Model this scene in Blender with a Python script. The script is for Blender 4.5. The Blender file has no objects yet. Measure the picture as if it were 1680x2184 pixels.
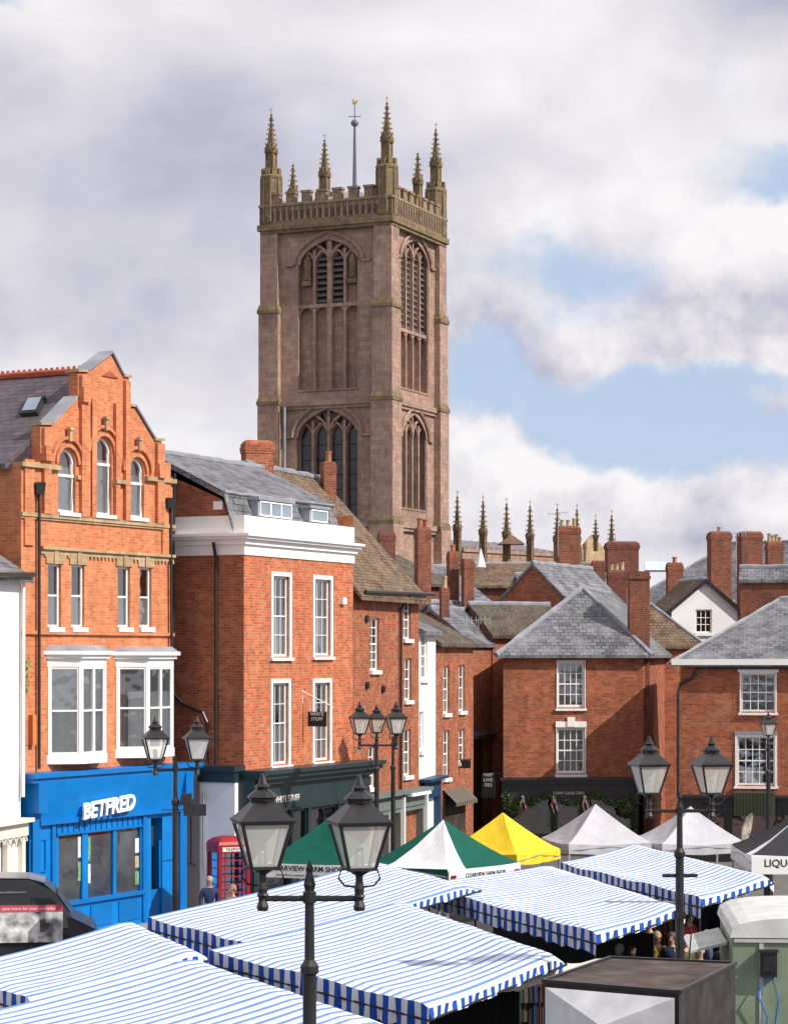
import bpy, bmesh, math, random
from mathutils import Vector as V, Matrix
from mathutils.geometry import tessellate_polygon
random.seed(7)
R=math.radians
F=5000.; HC=7.5
SC=bpy.context.scene; COL=SC.collection
def X(px,D): return (px-840)*D/F
def Z(py,D): return HC-(py-1400)*D/F
def P(px,py,D): return V((X(px,D),D,Z(py,D)))
def Pz(px,py,z):
    D=(HC-z)*F/(py-1400); return V((X(px,D),D,z))
# ------------------------------------------------------------ materials
MC={}
def nt(name):
    m=bpy.data.materials.new(name); m.use_nodes=True
    n=m.node_tree.nodes; l=m.node_tree.links; b=n['Principled BSDF']
    return m,n,l,b
def rgba(c,k=1): return (min(1,c[0]*k),min(1,c[1]*k),min(1,c[2]*k),1)
def plain(name,c,rough=.6,var=.15,scale=3,metal=0,spec=.4,bump=0):
    if name in MC: return MC[name]
    m,n,l,b=nt(name)
    tc=n.new('ShaderNodeTexCoord'); no=n.new('ShaderNodeTexNoise'); no.inputs['Scale'].default_value=scale; no.inputs['Detail'].default_value=5
    l.new(tc.outputs['Object'],no.inputs['Vector'])
    r=n.new('ShaderNodeValToRGB'); r.color_ramp.elements[0].position=.3; r.color_ramp.elements[1].position=.7
    r.color_ramp.elements[0].color=rgba(c,1-var); r.color_ramp.elements[1].color=rgba(c,1+var)
    l.new(no.outputs['Fac'],r.inputs['Fac']); l.new(r.outputs['Color'],b.inputs['Base Color'])
    b.inputs['Roughness'].default_value=rough; b.inputs['Metallic'].default_value=metal; b.inputs['Specular IOR Level'].default_value=spec
    if bump:
        bp=n.new('ShaderNodeBump'); bp.inputs['Strength'].default_value=bump; l.new(no.outputs['Fac'],bp.inputs['Height']); l.new(bp.outputs['Normal'],b.inputs['Normal'])
    MC[name]=m; return m
def bricky(name,c1,c2,cm,bw=.23,rh=.078,mo=.009,stain=(.5,.45,.4),stf=.35,sscale=.6,rough=.85,bump=.3,off=.5,tint2=None,t2f=0,streak=0):
    m,n,l,b=nt(name)
    uv=n.new('ShaderNodeUVMap'); uv.uv_map='UVMap'
    br=n.new('ShaderNodeTexBrick'); br.offset=off
    br.inputs['Scale'].default_value=1; br.inputs['Brick Width'].default_value=bw; br.inputs['Row Height'].default_value=rh; br.inputs['Mortar Size'].default_value=mo
    br.inputs['Mortar Smooth'].default_value=.2; br.inputs['Bias'].default_value=0
    br.inputs['Color1'].default_value=rgba(c1); br.inputs['Color2'].default_value=rgba(c2); br.inputs['Mortar'].default_value=rgba(cm)
    l.new(uv.outputs['UV'],br.inputs['Vector'])
    tc=n.new('ShaderNodeTexCoord')
    n1=n.new('ShaderNodeTexNoise'); n1.inputs['Scale'].default_value=sscale; n1.inputs['Detail'].default_value=8; n1.inputs['Roughness'].default_value=.65
    l.new(tc.outputs['Object'],n1.inputs['Vector'])
    rr=n.new('ShaderNodeValToRGB'); rr.color_ramp.elements[0].position=.42; rr.color_ramp.elements[1].position=.68
    rr.color_ramp.elements[0].color=(0,0,0,1); rr.color_ramp.elements[1].color=(stf,stf,stf,1)
    l.new(n1.outputs['Fac'],rr.inputs['Fac'])
    mx=n.new('ShaderNodeMix'); mx.data_type='RGBA'
    l.new(rr.outputs['Color'],mx.inputs[0]); l.new(br.outputs['Color'],mx.inputs[6]); mx.inputs[7].default_value=rgba(stain)
    # brightness variation stretched downwards like rain streaks
    mp=n.new('ShaderNodeMapping'); mp.inputs['Scale'].default_value=(1,1,.35); l.new(tc.outputs['Object'],mp.inputs[0])
    n2=n.new('ShaderNodeTexNoise'); n2.inputs['Scale'].default_value=4; n2.inputs['Detail'].default_value=9; n2.inputs['Roughness'].default_value=.7
    l.new(mp.outputs[0],n2.inputs['Vector'])
    mr=n.new('ShaderNodeMapRange'); mr.inputs[1].default_value=.3; mr.inputs[2].default_value=.7; mr.inputs[3].default_value=.72; mr.inputs[4].default_value=1.22
    l.new(n2.outputs['Fac'],mr.inputs[0])
    mu=n.new('ShaderNodeMix'); mu.data_type='RGBA'; mu.blend_type='MULTIPLY'; mu.inputs[0].default_value=1
    l.new(mx.outputs[2],mu.inputs[6]); l.new(mr.outputs[0],mu.inputs[7])
    last=mu.outputs[2]
    if tint2:
        n3=n.new('ShaderNodeTexNoise'); n3.inputs['Scale'].default_value=1.7; n3.inputs['Detail'].default_value=9; n3.inputs['Roughness'].default_value=.75
        l.new(tc.outputs['Object'],n3.inputs['Vector'])
        r3=n.new('ShaderNodeValToRGB'); r3.color_ramp.elements[0].position=.52; r3.color_ramp.elements[1].position=.66
        r3.color_ramp.elements[0].color=(0,0,0,1); r3.color_ramp.elements[1].color=(t2f,t2f,t2f,1)
        l.new(n3.outputs['Fac'],r3.inputs['Fac'])
        m3=n.new('ShaderNodeMix'); m3.data_type='RGBA'; l.new(r3.outputs['Color'],m3.inputs[0]); l.new(last,m3.inputs[6]); m3.inputs[7].default_value=rgba(tint2); last=m3.outputs[2]
    l.new(last,b.inputs['Base Color'])
    b.inputs['Roughness'].default_value=rough; b.inputs['Specular IOR Level'].default_value=.25
    bp=n.new('ShaderNodeBump'); bp.inputs['Strength'].default_value=bump; bp.inputs['Distance'].default_value=.02
    inv=n.new('ShaderNodeMath'); inv.operation='SUBTRACT'; inv.inputs[0].default_value=1; l.new(br.outputs['Fac'],inv.inputs[1])
    l.new(inv.outputs[0],bp.inputs['Height']); l.new(bp.outputs['Normal'],b.inputs['Normal'])
    MC[name]=m; return m
BR_OR=bricky('orange_brick',(.68,.225,.09),(.47,.13,.055),(.5,.27,.17),stain=(.58,.3,.17),stf=.35,mo=.008,tint2=(.4,.14,.07),t2f=.25)
BR_RED=bricky('red_brick',(.62,.165,.06),(.34,.075,.035),(.46,.25,.16),stain=(.42,.16,.09),stf=.35,tint2=(.56,.36,.26),t2f=.28)
BR_DK=bricky('dark_brick',(.24,.07,.04),(.14,.042,.027),(.2,.12,.1),stain=(.1,.06,.045),stf=.5)
BR_CH=bricky('sooty_brick',(.3,.085,.042),(.16,.045,.028),(.26,.16,.12),stain=(.09,.055,.04),stf=.65,sscale=1.1)
BR_OLD=bricky('old_brick',(.47,.125,.05),(.22,.058,.03),(.33,.19,.13),stain=(.19,.08,.05),stf=.45,tint2=(.48,.29,.2),t2f=.28)
STONE=bricky('tower_stone',(.44,.295,.23),(.32,.212,.168),(.27,.18,.145),bw=.58,rh=.27,mo=.009,stain=(.19,.13,.105),stf=.65,sscale=.3,tint2=(.5,.37,.3),t2f=.3,bump=.5)
LICHEN=bricky('weathered_stone',(.24,.175,.115),(.145,.107,.075),(.1,.08,.06),bw=.5,rh=.3,mo=.012,stain=(.33,.24,.07),stf=.45,sscale=1.5,tint2=(.075,.06,.045),t2f=.6)
BUFF=bricky('buff_stone',(.52,.38,.23),(.42,.3,.17),(.3,.2,.12),bw=.5,rh=.4,mo=.008,stain=(.3,.2,.12),stf=.5)
SLATE=bricky('grey_slate',(.18,.185,.21),(.085,.09,.11),(.035,.035,.045),bw=.3,rh=.2,mo=.018,stain=(.31,.31,.325),stf=.6,sscale=1.2,rough=.5,tint2=(.13,.12,.085),t2f=.45)
SLATE_P=bricky('purple_slate',(.115,.095,.11),(.07,.058,.07),(.03,.025,.03),bw=.32,rh=.22,mo=.014,stain=(.16,.14,.16),stf=.5,rough=.55)
TILE=bricky('brown_tile',(.24,.145,.095),(.1,.062,.043),(.035,.025,.02),bw=.18,rh=.14,mo=.02,stain=(.26,.2,.135),stf=.55,sscale=1.5,tint2=(.2,.16,.11),t2f=.4)
TILE_D=bricky('dark_tile',(.13,.1,.08),(.07,.055,.048),(.03,.025,.02),bw=.18,rh=.14,mo=.014,stain=(.18,.16,.12),stf=.6,sscale=1.5)
WHITE=plain('white_paint',(.82,.82,.81),.5,.05,1.5)
OFFW=plain('painted_render_white',(.78,.78,.79),.7,.08,.8,bump=.1)
CREAM=plain('cream_paint',(.74,.7,.62),.6,.08,2)
LEAD=plain('lead_grey',(.26,.27,.31),.5,.25,2)
BLACK=plain('black_paint',(.018,.018,.02),.35,.3,4,spec=.5)
BLACKM=plain('black_matt',(.02,.02,.022),.7,.3,4)
BLUE=plain('bright_blue_paint',(.0,.19,.58),.4,.1,2)
BLUED=plain('dark_blue_paint',(.0,.15,.48),.45,.1,2)
BLUEP=plain('petrol_blue_paint',(.01,.05,.12),.5,.1,2)
GREEND=plain('dark_teal_paint',(.018,.036,.042),.4,.15,2)
DARK=plain('dark_interior',(.045,.043,.042),.9,.6,.9)
WARMD=plain('warm_dark_interior',(.05,.038,.03),.9,.8,1.6)
CURT=plain('net_curtain',(.85,.85,.81),.8,.1,7)
REDP=plain('telephone_red',(.3,.012,.018),.4,.2,2)
POT=plain('clay_pot',(.36,.14,.075),.8,.25,4)
POTB=plain('buff_pot',(.42,.32,.2),.8,.25,4)
RIDGE=plain('red_ridge_tile',(.38,.08,.045),.8,.2,5)
STEEL=plain('galvanised_steel',(.45,.46,.47),.4,.15,4,metal=.6)
WOOD=plain('wood',(.3,.19,.1),.7,.3,4)
TIMB=plain('dark_timber',(.05,.035,.028),.8,.4,4)
def glass():
    m,n,l,b=nt('window_glass'); n.remove(b); o=n['Material Output']
    t=n.new('ShaderNodeBsdfTransparent'); t.inputs[0].default_value=(.95,.97,.98,1)
    g=n.new('ShaderNodeBsdfGlossy'); g.inputs['Roughness'].default_value=.03; g.inputs[0].default_value=(.92,.95,1,1)
    f=n.new('ShaderNodeFresnel'); f.inputs[0].default_value=1.6
    a=n.new('ShaderNodeMath'); a.operation='ADD'; a.inputs[1].default_value=.16; l.new(f.outputs[0],a.inputs[0])
    tc=n.new('ShaderNodeTexCoord'); no=n.new('ShaderNodeTexNoise'); no.inputs['Scale'].default_value=1.2; l.new(tc.outputs['Object'],no.inputs['Vector'])
    bp=n.new('ShaderNodeBump'); bp.inputs['Strength'].default_value=.2; bp.inputs['Distance'].default_value=.08; l.new(no.outputs['Fac'],bp.inputs['Height']); l.new(bp.outputs[0],g.inputs['Normal'])
    mx=n.new('ShaderNodeMixShader'); l.new(a.outputs[0],mx.inputs[0]); l.new(t.outputs[0],mx.inputs[1]); l.new(g.outputs[0],mx.inputs[2]); l.new(mx.outputs[0],o.inputs[0])
    return m
GLASS=glass()
def frosted():
    m,n,l,b=nt('lantern_glass'); b.inputs['Base Color'].default_value=(.8,.8,.77,1); b.inputs['Roughness'].default_value=.15; b.inputs['Alpha'].default_value=.45; return m
FROST=frosted()
def stripes(name,ca,cb,period,frac,fade=.15):
    m,n,l,b=nt(name)
    uv=n.new('ShaderNodeUVMap'); uv.uv_map='UVMap'; s=n.new('ShaderNodeSeparateXYZ'); l.new(uv.outputs[0],s.inputs[0])
    d=n.new('ShaderNodeMath'); d.operation='DIVIDE'; d.inputs[1].default_value=period; l.new(s.outputs[0],d.inputs[0])
    fr=n.new('ShaderNodeMath'); fr.operation='FRACT'; l.new(d.outputs[0],fr.inputs[0])
    lt=n.new('ShaderNodeMath'); lt.operation='LESS_THAN'; lt.inputs[1].default_value=frac; l.new(fr.outputs[0],lt.inputs[0])
    tc=n.new('ShaderNodeTexCoord'); no=n.new('ShaderNodeTexNoise'); no.inputs['Scale'].default_value=1.3; no.inputs['Detail'].default_value=6; l.new(tc.outputs['Object'],no.inputs['Vector'])
    mx=n.new('ShaderNodeMix'); mx.data_type='RGBA'; l.new(lt.outputs[0],mx.inputs[0]); mx.inputs[6].default_value=rgba(ca); mx.inputs[7].default_value=rgba(cb)
    mr=n.new('ShaderNodeMapRange'); mr.inputs[1].default_value=.3; mr.inputs[2].default_value=.7; mr.inputs[3].default_value=1-fade; mr.inputs[4].default_value=1.05; l.new(no.outputs['Fac'],mr.inputs[0])
    mu=n.new('ShaderNodeMix'); mu.data_type='RGBA'; mu.blend_type='MULTIPLY'; mu.inputs[0].default_value=1; l.new(mx.outputs[2],mu.inputs[6]); l.new(mr.outputs[0],mu.inputs[7])
    l.new(mu.outputs[2],b.inputs['Base Color']); b.inputs['Roughness'].default_value=.6; b.inputs['Specular IOR Level'].default_value=.2
    bp=n.new('ShaderNodeBump'); bp.inputs['Strength'].default_value=.3; bp.inputs['Distance'].default_value=.1; l.new(no.outputs['Fac'],bp.inputs['Height']); l.new(bp.outputs[0],b.inputs['Normal'])
    return m
STR_ROOF=stripes('canopy_stripe',(.77,.785,.82),(.14,.28,.62),.3,.36)
STR_VAL=stripes('valance_stripe',(.82,.83,.86),(.01,.085,.5),.38,.5)
STR_AWN=stripes('awning_stripe',(.3,.26,.18),(.015,.02,.04),.26,.6)
def fabric(name,c): return plain(name,c,.7,.08,2.5,spec=.2,bump=.15)
LEAF=plain('leaf_green',(.07,.13,.03),.6,.5,6)
SKIN=plain('skin',(.5,.29,.21),.5,.05,5)
# ------------------------------------------------------------ mesh builder
OFF={}
class MB:
    def __init__(s): s.v=[]; s.f=[]; s.m=[]; s.uv=[]
    def poly(s,pts,mi=0,uv=None):
        i=len(s.v); s.v+= [V(p) for p in pts]; s.f.append(tuple(range(i,i+len(pts)))); s.m.append(mi); s.uv.append(uv)
    def hexa(s,b,t,mi=0):
        s.poly(b[::-1],mi); s.poly(t,mi)
        for k in range(4):
            j=(k+1)%4; s.poly([b[k],b[j],t[j],t[k]],mi)
    def box(s,c,sz,rz=0,mi=0,top=1.0):
        c=V(c); a=V((math.cos(rz),math.sin(rz),0))*sz[0]/2; b=V((-math.sin(rz),math.cos(rz),0))*sz[1]/2; h=V((0,0,sz[2]))
        q=[c-a-b,c+a-b,c+a+b,c-a+b]; t=[c+(p-c)*top+h for p in q]
        s.hexa(q,t,mi)
    def prism(s,base,vec,mi=0):
        vec=V(vec); base=[V(p) for p in base]; t=[p+vec for p in base]
        s.poly(base[::-1],mi); s.poly(t,mi); n=len(base)
        for k in range(n):
            j=(k+1)%n; s.poly([base[k],base[j],t[j],t[k]],mi)
    def lathe(s,c,prof,n=12,rot=0,mi=0):
        c=V(c); rings=[]
        for r,z in prof:
            rings.append([c+V((r*math.cos(rot+2*math.pi*k/n),r*math.sin(rot+2*math.pi*k/n),z)) for k in range(n)])
        for a,b in zip(rings,rings[1:]):
            for k in range(n):
                j=(k+1)%n; s.poly([a[k],a[j],b[j],b[k]],mi)
        if prof[0][0]>.001: s.poly(rings[0][::-1],mi)
        if prof[-1][0]>.001: s.poly(rings[-1],mi)
    def tube(s,pts,r,n=6,mi=0):
        pts=[V(p) for p in pts]; rings=[]
        for i,p in enumerate(pts):
            d=(pts[min(i+1,len(pts)-1)]-pts[max(i-1,0)]).normalized()
            a=d.cross(V((0,0,1)));
            if a.length<.05: a=d.cross(V((0,1,0)))
            a.normalize(); b=d.cross(a).normalized()
            rr=r[i] if isinstance(r,(list,tuple)) else r
            rings.append([p+(a*math.cos(t)+b*math.sin(t))*rr for t in [2*math.pi*k/n+math.pi/n for k in range(n)]])
        for a,b in zip(rings,rings[1:]):
            for k in range(n):
                j=(k+1)%n; s.poly([a[k],b[k],b[j],a[j]],mi)
        s.poly(rings[0],mi); s.poly(rings[-1][::-1],mi)
    def build(s,name,mats,parent=None,at=None,smooth=False):
        if not isinstance(mats,(list,tuple)): mats=[mats]
        off=OFF[parent.name] if parent else (V(at) if at is not None else V((0,0,0)))
        me=bpy.data.meshes.new(name); me.from_pydata([tuple(p-off) for p in s.v],[],s.f)
        for m in mats: me.materials.append(m)
        ul=me.uv_layers.new(name='UVMap')
        for p,mi,uv in zip(me.polygons,s.m,s.uv):
            p.material_index=min(mi,len(mats)-1); p.use_smooth=smooth
            if uv:
                for li,c in zip(p.loop_indices,uv): ul.data[li].uv=c
            else:
                n=p.normal; t=V((0,0,1)).cross(n)
                if t.length<.02: t=V((1,0,0))
                t.normalize(); b=n.cross(t)
                for li in p.loop_indices:
                    q=me.vertices[me.loops[li].vertex_index].co+off
                    ul.data[li].uv=(q.dot(t),q.dot(b))
        if smooth:
            bm=bmesh.new(); bm.from_mesh(me); bmesh.ops.remove_doubles(bm,verts=bm.verts,dist=1e-4); bm.to_mesh(me); bm.free()
        o=bpy.data.objects.new(name,me); COL.objects.link(o)
        if parent: o.parent=parent
        else: o.location=off
        OFF[o.name]=off; return o
def tag(o,label,cat,group=None,kind=None):
    if label: o['label']=label
    if cat: o['category']=cat
    if group: o['group']=group
    if kind: o['kind']=kind
    return o
def thing(name,loc,label,cat,group=None):
    o=bpy.data.objects.new(name,None); COL.objects.link(o); o.location=V(loc); o.empty_display_size=.2
    OFF[o.name]=V(loc); return tag(o,label,cat,group)
class Fr:
    def __init__(s,A,B):
        s.A=V((A[0],A[1],0)); s.B=V((B[0],B[1],0)); d=s.B-s.A; s.L=d.length; s.u=d/s.L; s.n=V((s.u.y,-s.u.x,0))
    def pt(s,u,z,o=0): return s.A+s.u*u+s.n*o+V((0,0,z))
    def U(s,px,o=0):
        k=(px-840)/F; A=s.A+s.n*o
        return (k*A.y-A.x)/(s.u.x-k*s.u.y)
    def pix(s,px,py,o=0):
        u=s.U(px,o); D=(s.A+s.n*o).y+u*s.u.y; return u,Z(py,D)
    def rect(s,p0,p1,q0,q1,o=0):
        u0=s.U(p0,o); u1=s.U(p1,o); um=(p0+p1)/2
        return u0,u1,s.pix(um,q1,o)[1],s.pix(um,q0,o)[1]
    def box(s,mb,u0,u1,z0,z1,o0,o1,mi=0):
        b=[s.pt(u0,z0,o1),s.pt(u1,z0,o1),s.pt(u1,z0,o0),s.pt(u0,z0,o0)]
        mb.hexa(b,[p+V((0,0,z1-z0)) for p in b],mi)
    def off(s,o,du0=0,du1=0): return Fr((s.pt(du0,0,o).x,s.pt(du0,0,o).y),(s.pt(s.L+du1,0,o).x,s.pt(s.L+du1,0,o).y))
    def side_left(s,dp):
        q=s.pt(0,0,-dp); return Fr((q.x,q.y),(s.A.x,s.A.y))
def frp(p0,D0,p1,D1): return Fr((X(p0,D0),D0),(X(p1,D1),D1))
def wallface(mb,fr,outer,holes,depth=.35,o=0,mi=0,back=1,rev=None):
    if rev is None: rev=mi
    loops=[[V((u,z,0)) for u,z in outer]]+[[V((u,z,0)) for u,z in h] for h in holes]
    flat=[p for l in loops for p in l]
    for t in tessellate_polygon(loops):
        a,b,c=[flat[i] for i in t]
        if (b-a).cross(c-a).z<0: b,c=c,b
        if abs((b-a).cross(c-a).z)<1e-7: continue
        mb.poly([fr.pt(q.x,q.y,o) for q in (a,b,c)],mi)
    for h in holes:
        n=len(h)
        for k in range(n):
            (u0,z0),(u1,z1)=h[k],h[(k+1)%n]
            mb.poly([fr.pt(u0,z0,o),fr.pt(u1,z1,o),fr.pt(u1,z1,o-depth),fr.pt(u0,z0,o-depth)],rev)
        mb.poly([fr.pt(u,z,o-depth) for u,z in h],back)
def rc(u0,u1,z0,z1): return [(u0,z0),(u1,z0),(u1,z1),(u0,z1)]
def arch(u0,u1,z0,zs,zt,ang=60,n=7):
    um=(u0+u1)/2; hw=um-u0; a=R(ang); L=[]
    for k in range(n+1):
        t=k/n*a; L.append((u0+hw*(1-math.cos(t))/(1-math.cos(a)),zs+(zt-zs)*math.sin(t)/math.sin(a)))
    Rr=[(2*um-u,z) for u,z in L[:-1]]
    return [(u0,z0),(u1,z0)]+Rr+L[::-1]
def sash(fr,par,u0,u1,z0,z1,cols=2,rows=4,sur=0,mat=None,curt=None,sill=True,o=-.08,head=None,fw=.055,bw=.028,name='window'):
    mat=mat or WHITE; m=MB()
    fr.box(m,u0,u0+fw,z0,z1,o-.06,o); fr.box(m,u1-fw,u1,z0,z1,o-.06,o)
    fr.box(m,u0+fw,u1-fw,z0,z0+fw*1.2,o-.058,o-.002); fr.box(m,u0+fw,u1-fw,z1-fw,z1,o-.058,o-.002)
    a0,a1,b0,b1=u0+fw,u1-fw,z0+fw*1.2,z1-fw
    for k in range(1,cols):
        c=a0+(a1-a0)*k/cols; fr.box(m,c-bw/2,c+bw/2,b0,b1,o-.045,o-.012)
    for k in range(1,rows):
        c=b0+(b1-b0)*k/rows; w=bw*1.7 if (rows%2==0 and k==rows//2) else bw
        fr.box(m,a0,a1,c-w/2,c+w/2,o-.05,o-.008)
    if sur:
        fr.box(m,u0-sur,u0,z0-.04,z1+sur,-.02,.04); fr.box(m,u1,u1+sur,z0-.04,z1+sur,-.02,.04); fr.box(m,u0,u1,z1,z1+sur,-.02,.038)
    w=m.build(name,mat,par)
    g=MB(); g.poly([fr.pt(a0,b0,o-.03),fr.pt(a1,b0,o-.03),fr.pt(a1,b1,o-.03),fr.pt(a0,b1,o-.03)]); g.build('pane',GLASS,w)
    if curt:
        for (x0,x1,y0,y1) in curt:
            c=MB(); N=max(3,int((x1-x0)*14))
            for k in range(N):
                ua=a0+(a1-a0)*(x0+(x1-x0)*k/N); ub=a0+(a1-a0)*(x0+(x1-x0)*(k+1)/N); d0=.06+.02*(k%2); d1=.06+.02*((k+1)%2)
                c.poly([fr.pt(ua,b0+(b1-b0)*y0,o-d0),fr.pt(ub,b0+(b1-b0)*y0,o-d1),fr.pt(ub,b0+(b1-b0)*y1,o-d1),fr.pt(ua,b0+(b1-b0)*y1,o-d0)])
            c.build('curtain',CURT,w)
    if sill:
        s=MB(); e=sur+.05; fr.box(s,u0-e,u1+e,z0-.13,z0-.045 if sur else z0,-.05,.1); s.build('sill',mat,w)
    if head:
        s=MB(); fr.box(s,u0-head[0],u1+head[0],z1+sur,z1+sur+head[1],-.02,.07); s.build('lintel',head[2],w)
    return w
def roof4(mb,c,r0,r1,th=.14,g0=False,g1=False):
    c=[V(p) for p in c]; r0=V(r0); r1=V(r1); d=V((0,0,-th))
    fs=[[c[1],c[2],r1,r0],[c[3],c[0],r0,r1]]
    if not g0: fs.append([c[0],c[1],r0])
    if not g1: fs.append([c[2],c[3],r1])
    for f in fs:
        mb.poly(f); mb.poly([p+d for p in f][::-1])
    ed=[(c[1],c[2]),(c[3],c[0])]
    ed+= [(c[0],r0),(r0,c[1])] if g0 else [(c[0],c[1])]
    ed+= [(c[2],r1),(r1,c[3])] if g1 else [(c[2],c[3])]
    for a,b in ed: mb.poly([a+d,b+d,b,a])
def capline(mb,a,b,r=.09,mi=0):
    a=V(a); b=V(b); n=max(2,int((b-a).length/.45)); pts=[a+(b-a)*k/n+V((0,0,.012*math.sin(k*2.3))) for k in range(n+1)]
    mb.tube(pts,[r*(1+.12*math.sin(k*1.7)) for k in range(n+1)],6,mi)
PI=math.pi
def chimney(par,px0,px1,py0,D,zb,mat=None,pots=2,potm=None,rz=.4,dep=.7):
    mat=mat or BR_CH
    w=(px1-px0)*D/F*.94; x=X((px0+px1)/2,D); zt=Z(py0,D); m=MB()
    ww=w/(abs(math.cos(rz))+abs(math.sin(rz))*dep)
    a=ww; b=ww*dep
    m.box((x,D,zb),(a*.92,b*.92,zt-zb-.42),rz); m.box((x,D,zt-.42),(a*.97,b*.97,.09),rz); m.box((x,D,zt-.33),(a,b,.12),rz); m.box((x,D,zt-.21),(a*.95,b*.95,.1),rz); m.box((x,D,zt-.11),(a*.95,b*.95,.11),rz,top=.8)
    o=m.build('chimney',mat,par)
    for k in range(pots):
        f=(k+.5)/pots-.5; q=V((x+math.cos(rz)*a*.8*f,D+math.sin(rz)*a*.8*f,zt-.03)); pm=MB(); h=random.uniform(.25,.45)
        pm.lathe(q,[(.13,0),(.1,.05),(.095,h-.06),(.12,h-.05),(.12,h),(.08,h)],8); pm.build('chimney_pot',potm or random.choice([POT,POTB]),o,smooth=False)
    return o
def block(label,fr,dp,ze,zr,wm,rm,ridge='u',ins=(0,0),wins=(),cat='house',name='house',ov=.22,group=None,zb=0,roof=True):
    root=thing(name,fr.pt(fr.L/2,0),label,cat,group); L=fr.L
    W=[]
    for w in wins:
        r=fr.rect(*w[0:4]); W.append((r,w))
    holes=[rc(*r) for r,_ in W]
    m=MB()
    outer=[(0,zb),(L,zb),(L,ze)]+([(L/2,zr)] if (ridge=='d' and ins[0]==0) else [])+[(0,ze)]
    wallface(m,fr,outer,holes)
    def q(a,b,extra=None):
        m.poly([a,b,b+V((0,0,ze-zb))]+([extra] if extra else [])+[a+V((0,0,ze-zb))])
    c0,c1,c2,c3=fr.pt(0,zb),fr.pt(L,zb),fr.pt(L,zb,-dp),fr.pt(0,zb,-dp)
    gr=ridge=='u'
    q(c1,c2,fr.pt(L,zr,-dp/2) if gr and ins[1]==0 else None); q(c3,c0,fr.pt(0,zr,-dp/2) if gr and ins[0]==0 else None)
    q(c2,c3,fr.pt(L/2,zr,-dp) if (not gr and ins[1]==0) else None)
    m.build('wall',[wm,DARK],root)
    if roof:
        k=(zr-ze)/(dp/2 if gr else L/2); zz=ze-ov*k+.08; t=MB()
        e0=ov*.5 if ins[0]==0 else ov; e1=ov*.5 if ins[1]==0 else ov
        if gr:
            c=[fr.pt(-e0,zz,ov),fr.pt(L+e1,zz,ov),fr.pt(L+e1,zz,-dp-ov),fr.pt(-e0,zz,-dp-ov)]
            r0=fr.pt(-e0+ins[0],zr+.08,-dp/2); r1=fr.pt(L+e1-ins[1],zr+.08,-dp/2)
            roof4(t,[c[3],c[0],c[1],c[2]],r0,r1,g0=ins[0]==0,g1=ins[1]==0)
            hips=[(c[0],r0),(c[3],r0),(c[1],r1),(c[2],r1)]
        else:
            c=[fr.pt(-ov,zz,e0),fr.pt(L+ov,zz,e0),fr.pt(L+ov,zz,-dp-e1),fr.pt(-ov,zz,-dp-e1)]
            r0=fr.pt(L/2,zr+.08,e0-ins[0]); r1=fr.pt(L/2,zr+.08,-dp-e1+ins[1])
            roof4(t,c,r0,r1,g0=ins[0]==0,g1=ins[1]==0); hips=[(c[0],r0),(c[1],r0),(c[2],r1),(c[3],r1)]
        ro=t.build('roof',rm,root)
        h=MB(); capline(h,r0,r1,.1); h.build('ridge_tiles',LEAD,ro)
        if ins[0]>0:
            for hp in hips[:2]: h=MB(); capline(h,*hp,.07); h.build('hip_tiles',LEAD,ro)
    for r,w in W:
        kw=w[6] if len(w)>6 else {}
        sash(fr,root,*r,cols=w[4],rows=w[5],**kw)
    return root
def text(name,s,fr,u,z,o,size,mat,par,ext=.01,fat=0,shear=0,sx=1,tilt=0,align='CENTER'):
    c=bpy.data.curves.new(name,'FONT'); c.body=s; c.size=size; c.extrude=ext; c.offset=fat; c.shear=shear; c.align_x=align; c.align_y='CENTER'; c.resolution_u=3
    t=bpy.data.objects.new('tmp',c); COL.objects.link(t); bpy.context.view_layer.update()
    me=bpy.data.meshes.new_from_object(t.evaluated_get(bpy.context.evaluated_depsgraph_get()))
    bpy.data.objects.remove(t); ct,st=math.cos(tilt),math.sin(tilt)
    off=OFF[par.name] if par else V((0,0,0))
    for v in me.vertices:
        x,y=v.co.x*sx,v.co.y; x,y=x*ct-y*st,x*st+y*ct
        v.co=fr.pt(u+x,z+y,o+v.co.z)-off
    me.materials.clear(); me.materials.append(mat)
    ob=bpy.data.objects.new(name,me); COL.objects.link(ob); ob.parent=par; OFF[ob.name]=off; return ob
def one(name,mat,par,fn):
    t=MB(); fn(t); return t.build(name,mat,par)
# ------------------------------------------------------------ ground
g=MB(); g.poly([(-2500,-300,0),(2500,-300,0),(2500,4000,0),(-2500,4000,0)])
tag(g.build('ground',plain('cobble_ground',(.13,.125,.12),.9,.25,1.2,bump=.3)),None,None,kind='structure')
g=MB(); pf=frp(45,60.5,368,66.6)
g.prism([pf.pt(-6,.0,2.2),pf.pt(24,.0,2.2),pf.pt(24,.0,.1),pf.pt(-6,.0,.1)],(0,0,.12))
tag(g.build('pavement',bricky('paving',(.32,.3,.28),(.26,.24,.22),(.12,.11,.1),bw=.6,rh=.45)),None,None,kind='structure')
g=MB(); g.poly([(-3,20,.004),(6,20,.004),(3.5,110,.004),(.5,110,.004)])
tag(g.build('road',plain('asphalt',(.05,.05,.05),.9,.2,3)),None,None,kind='structure')
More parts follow.
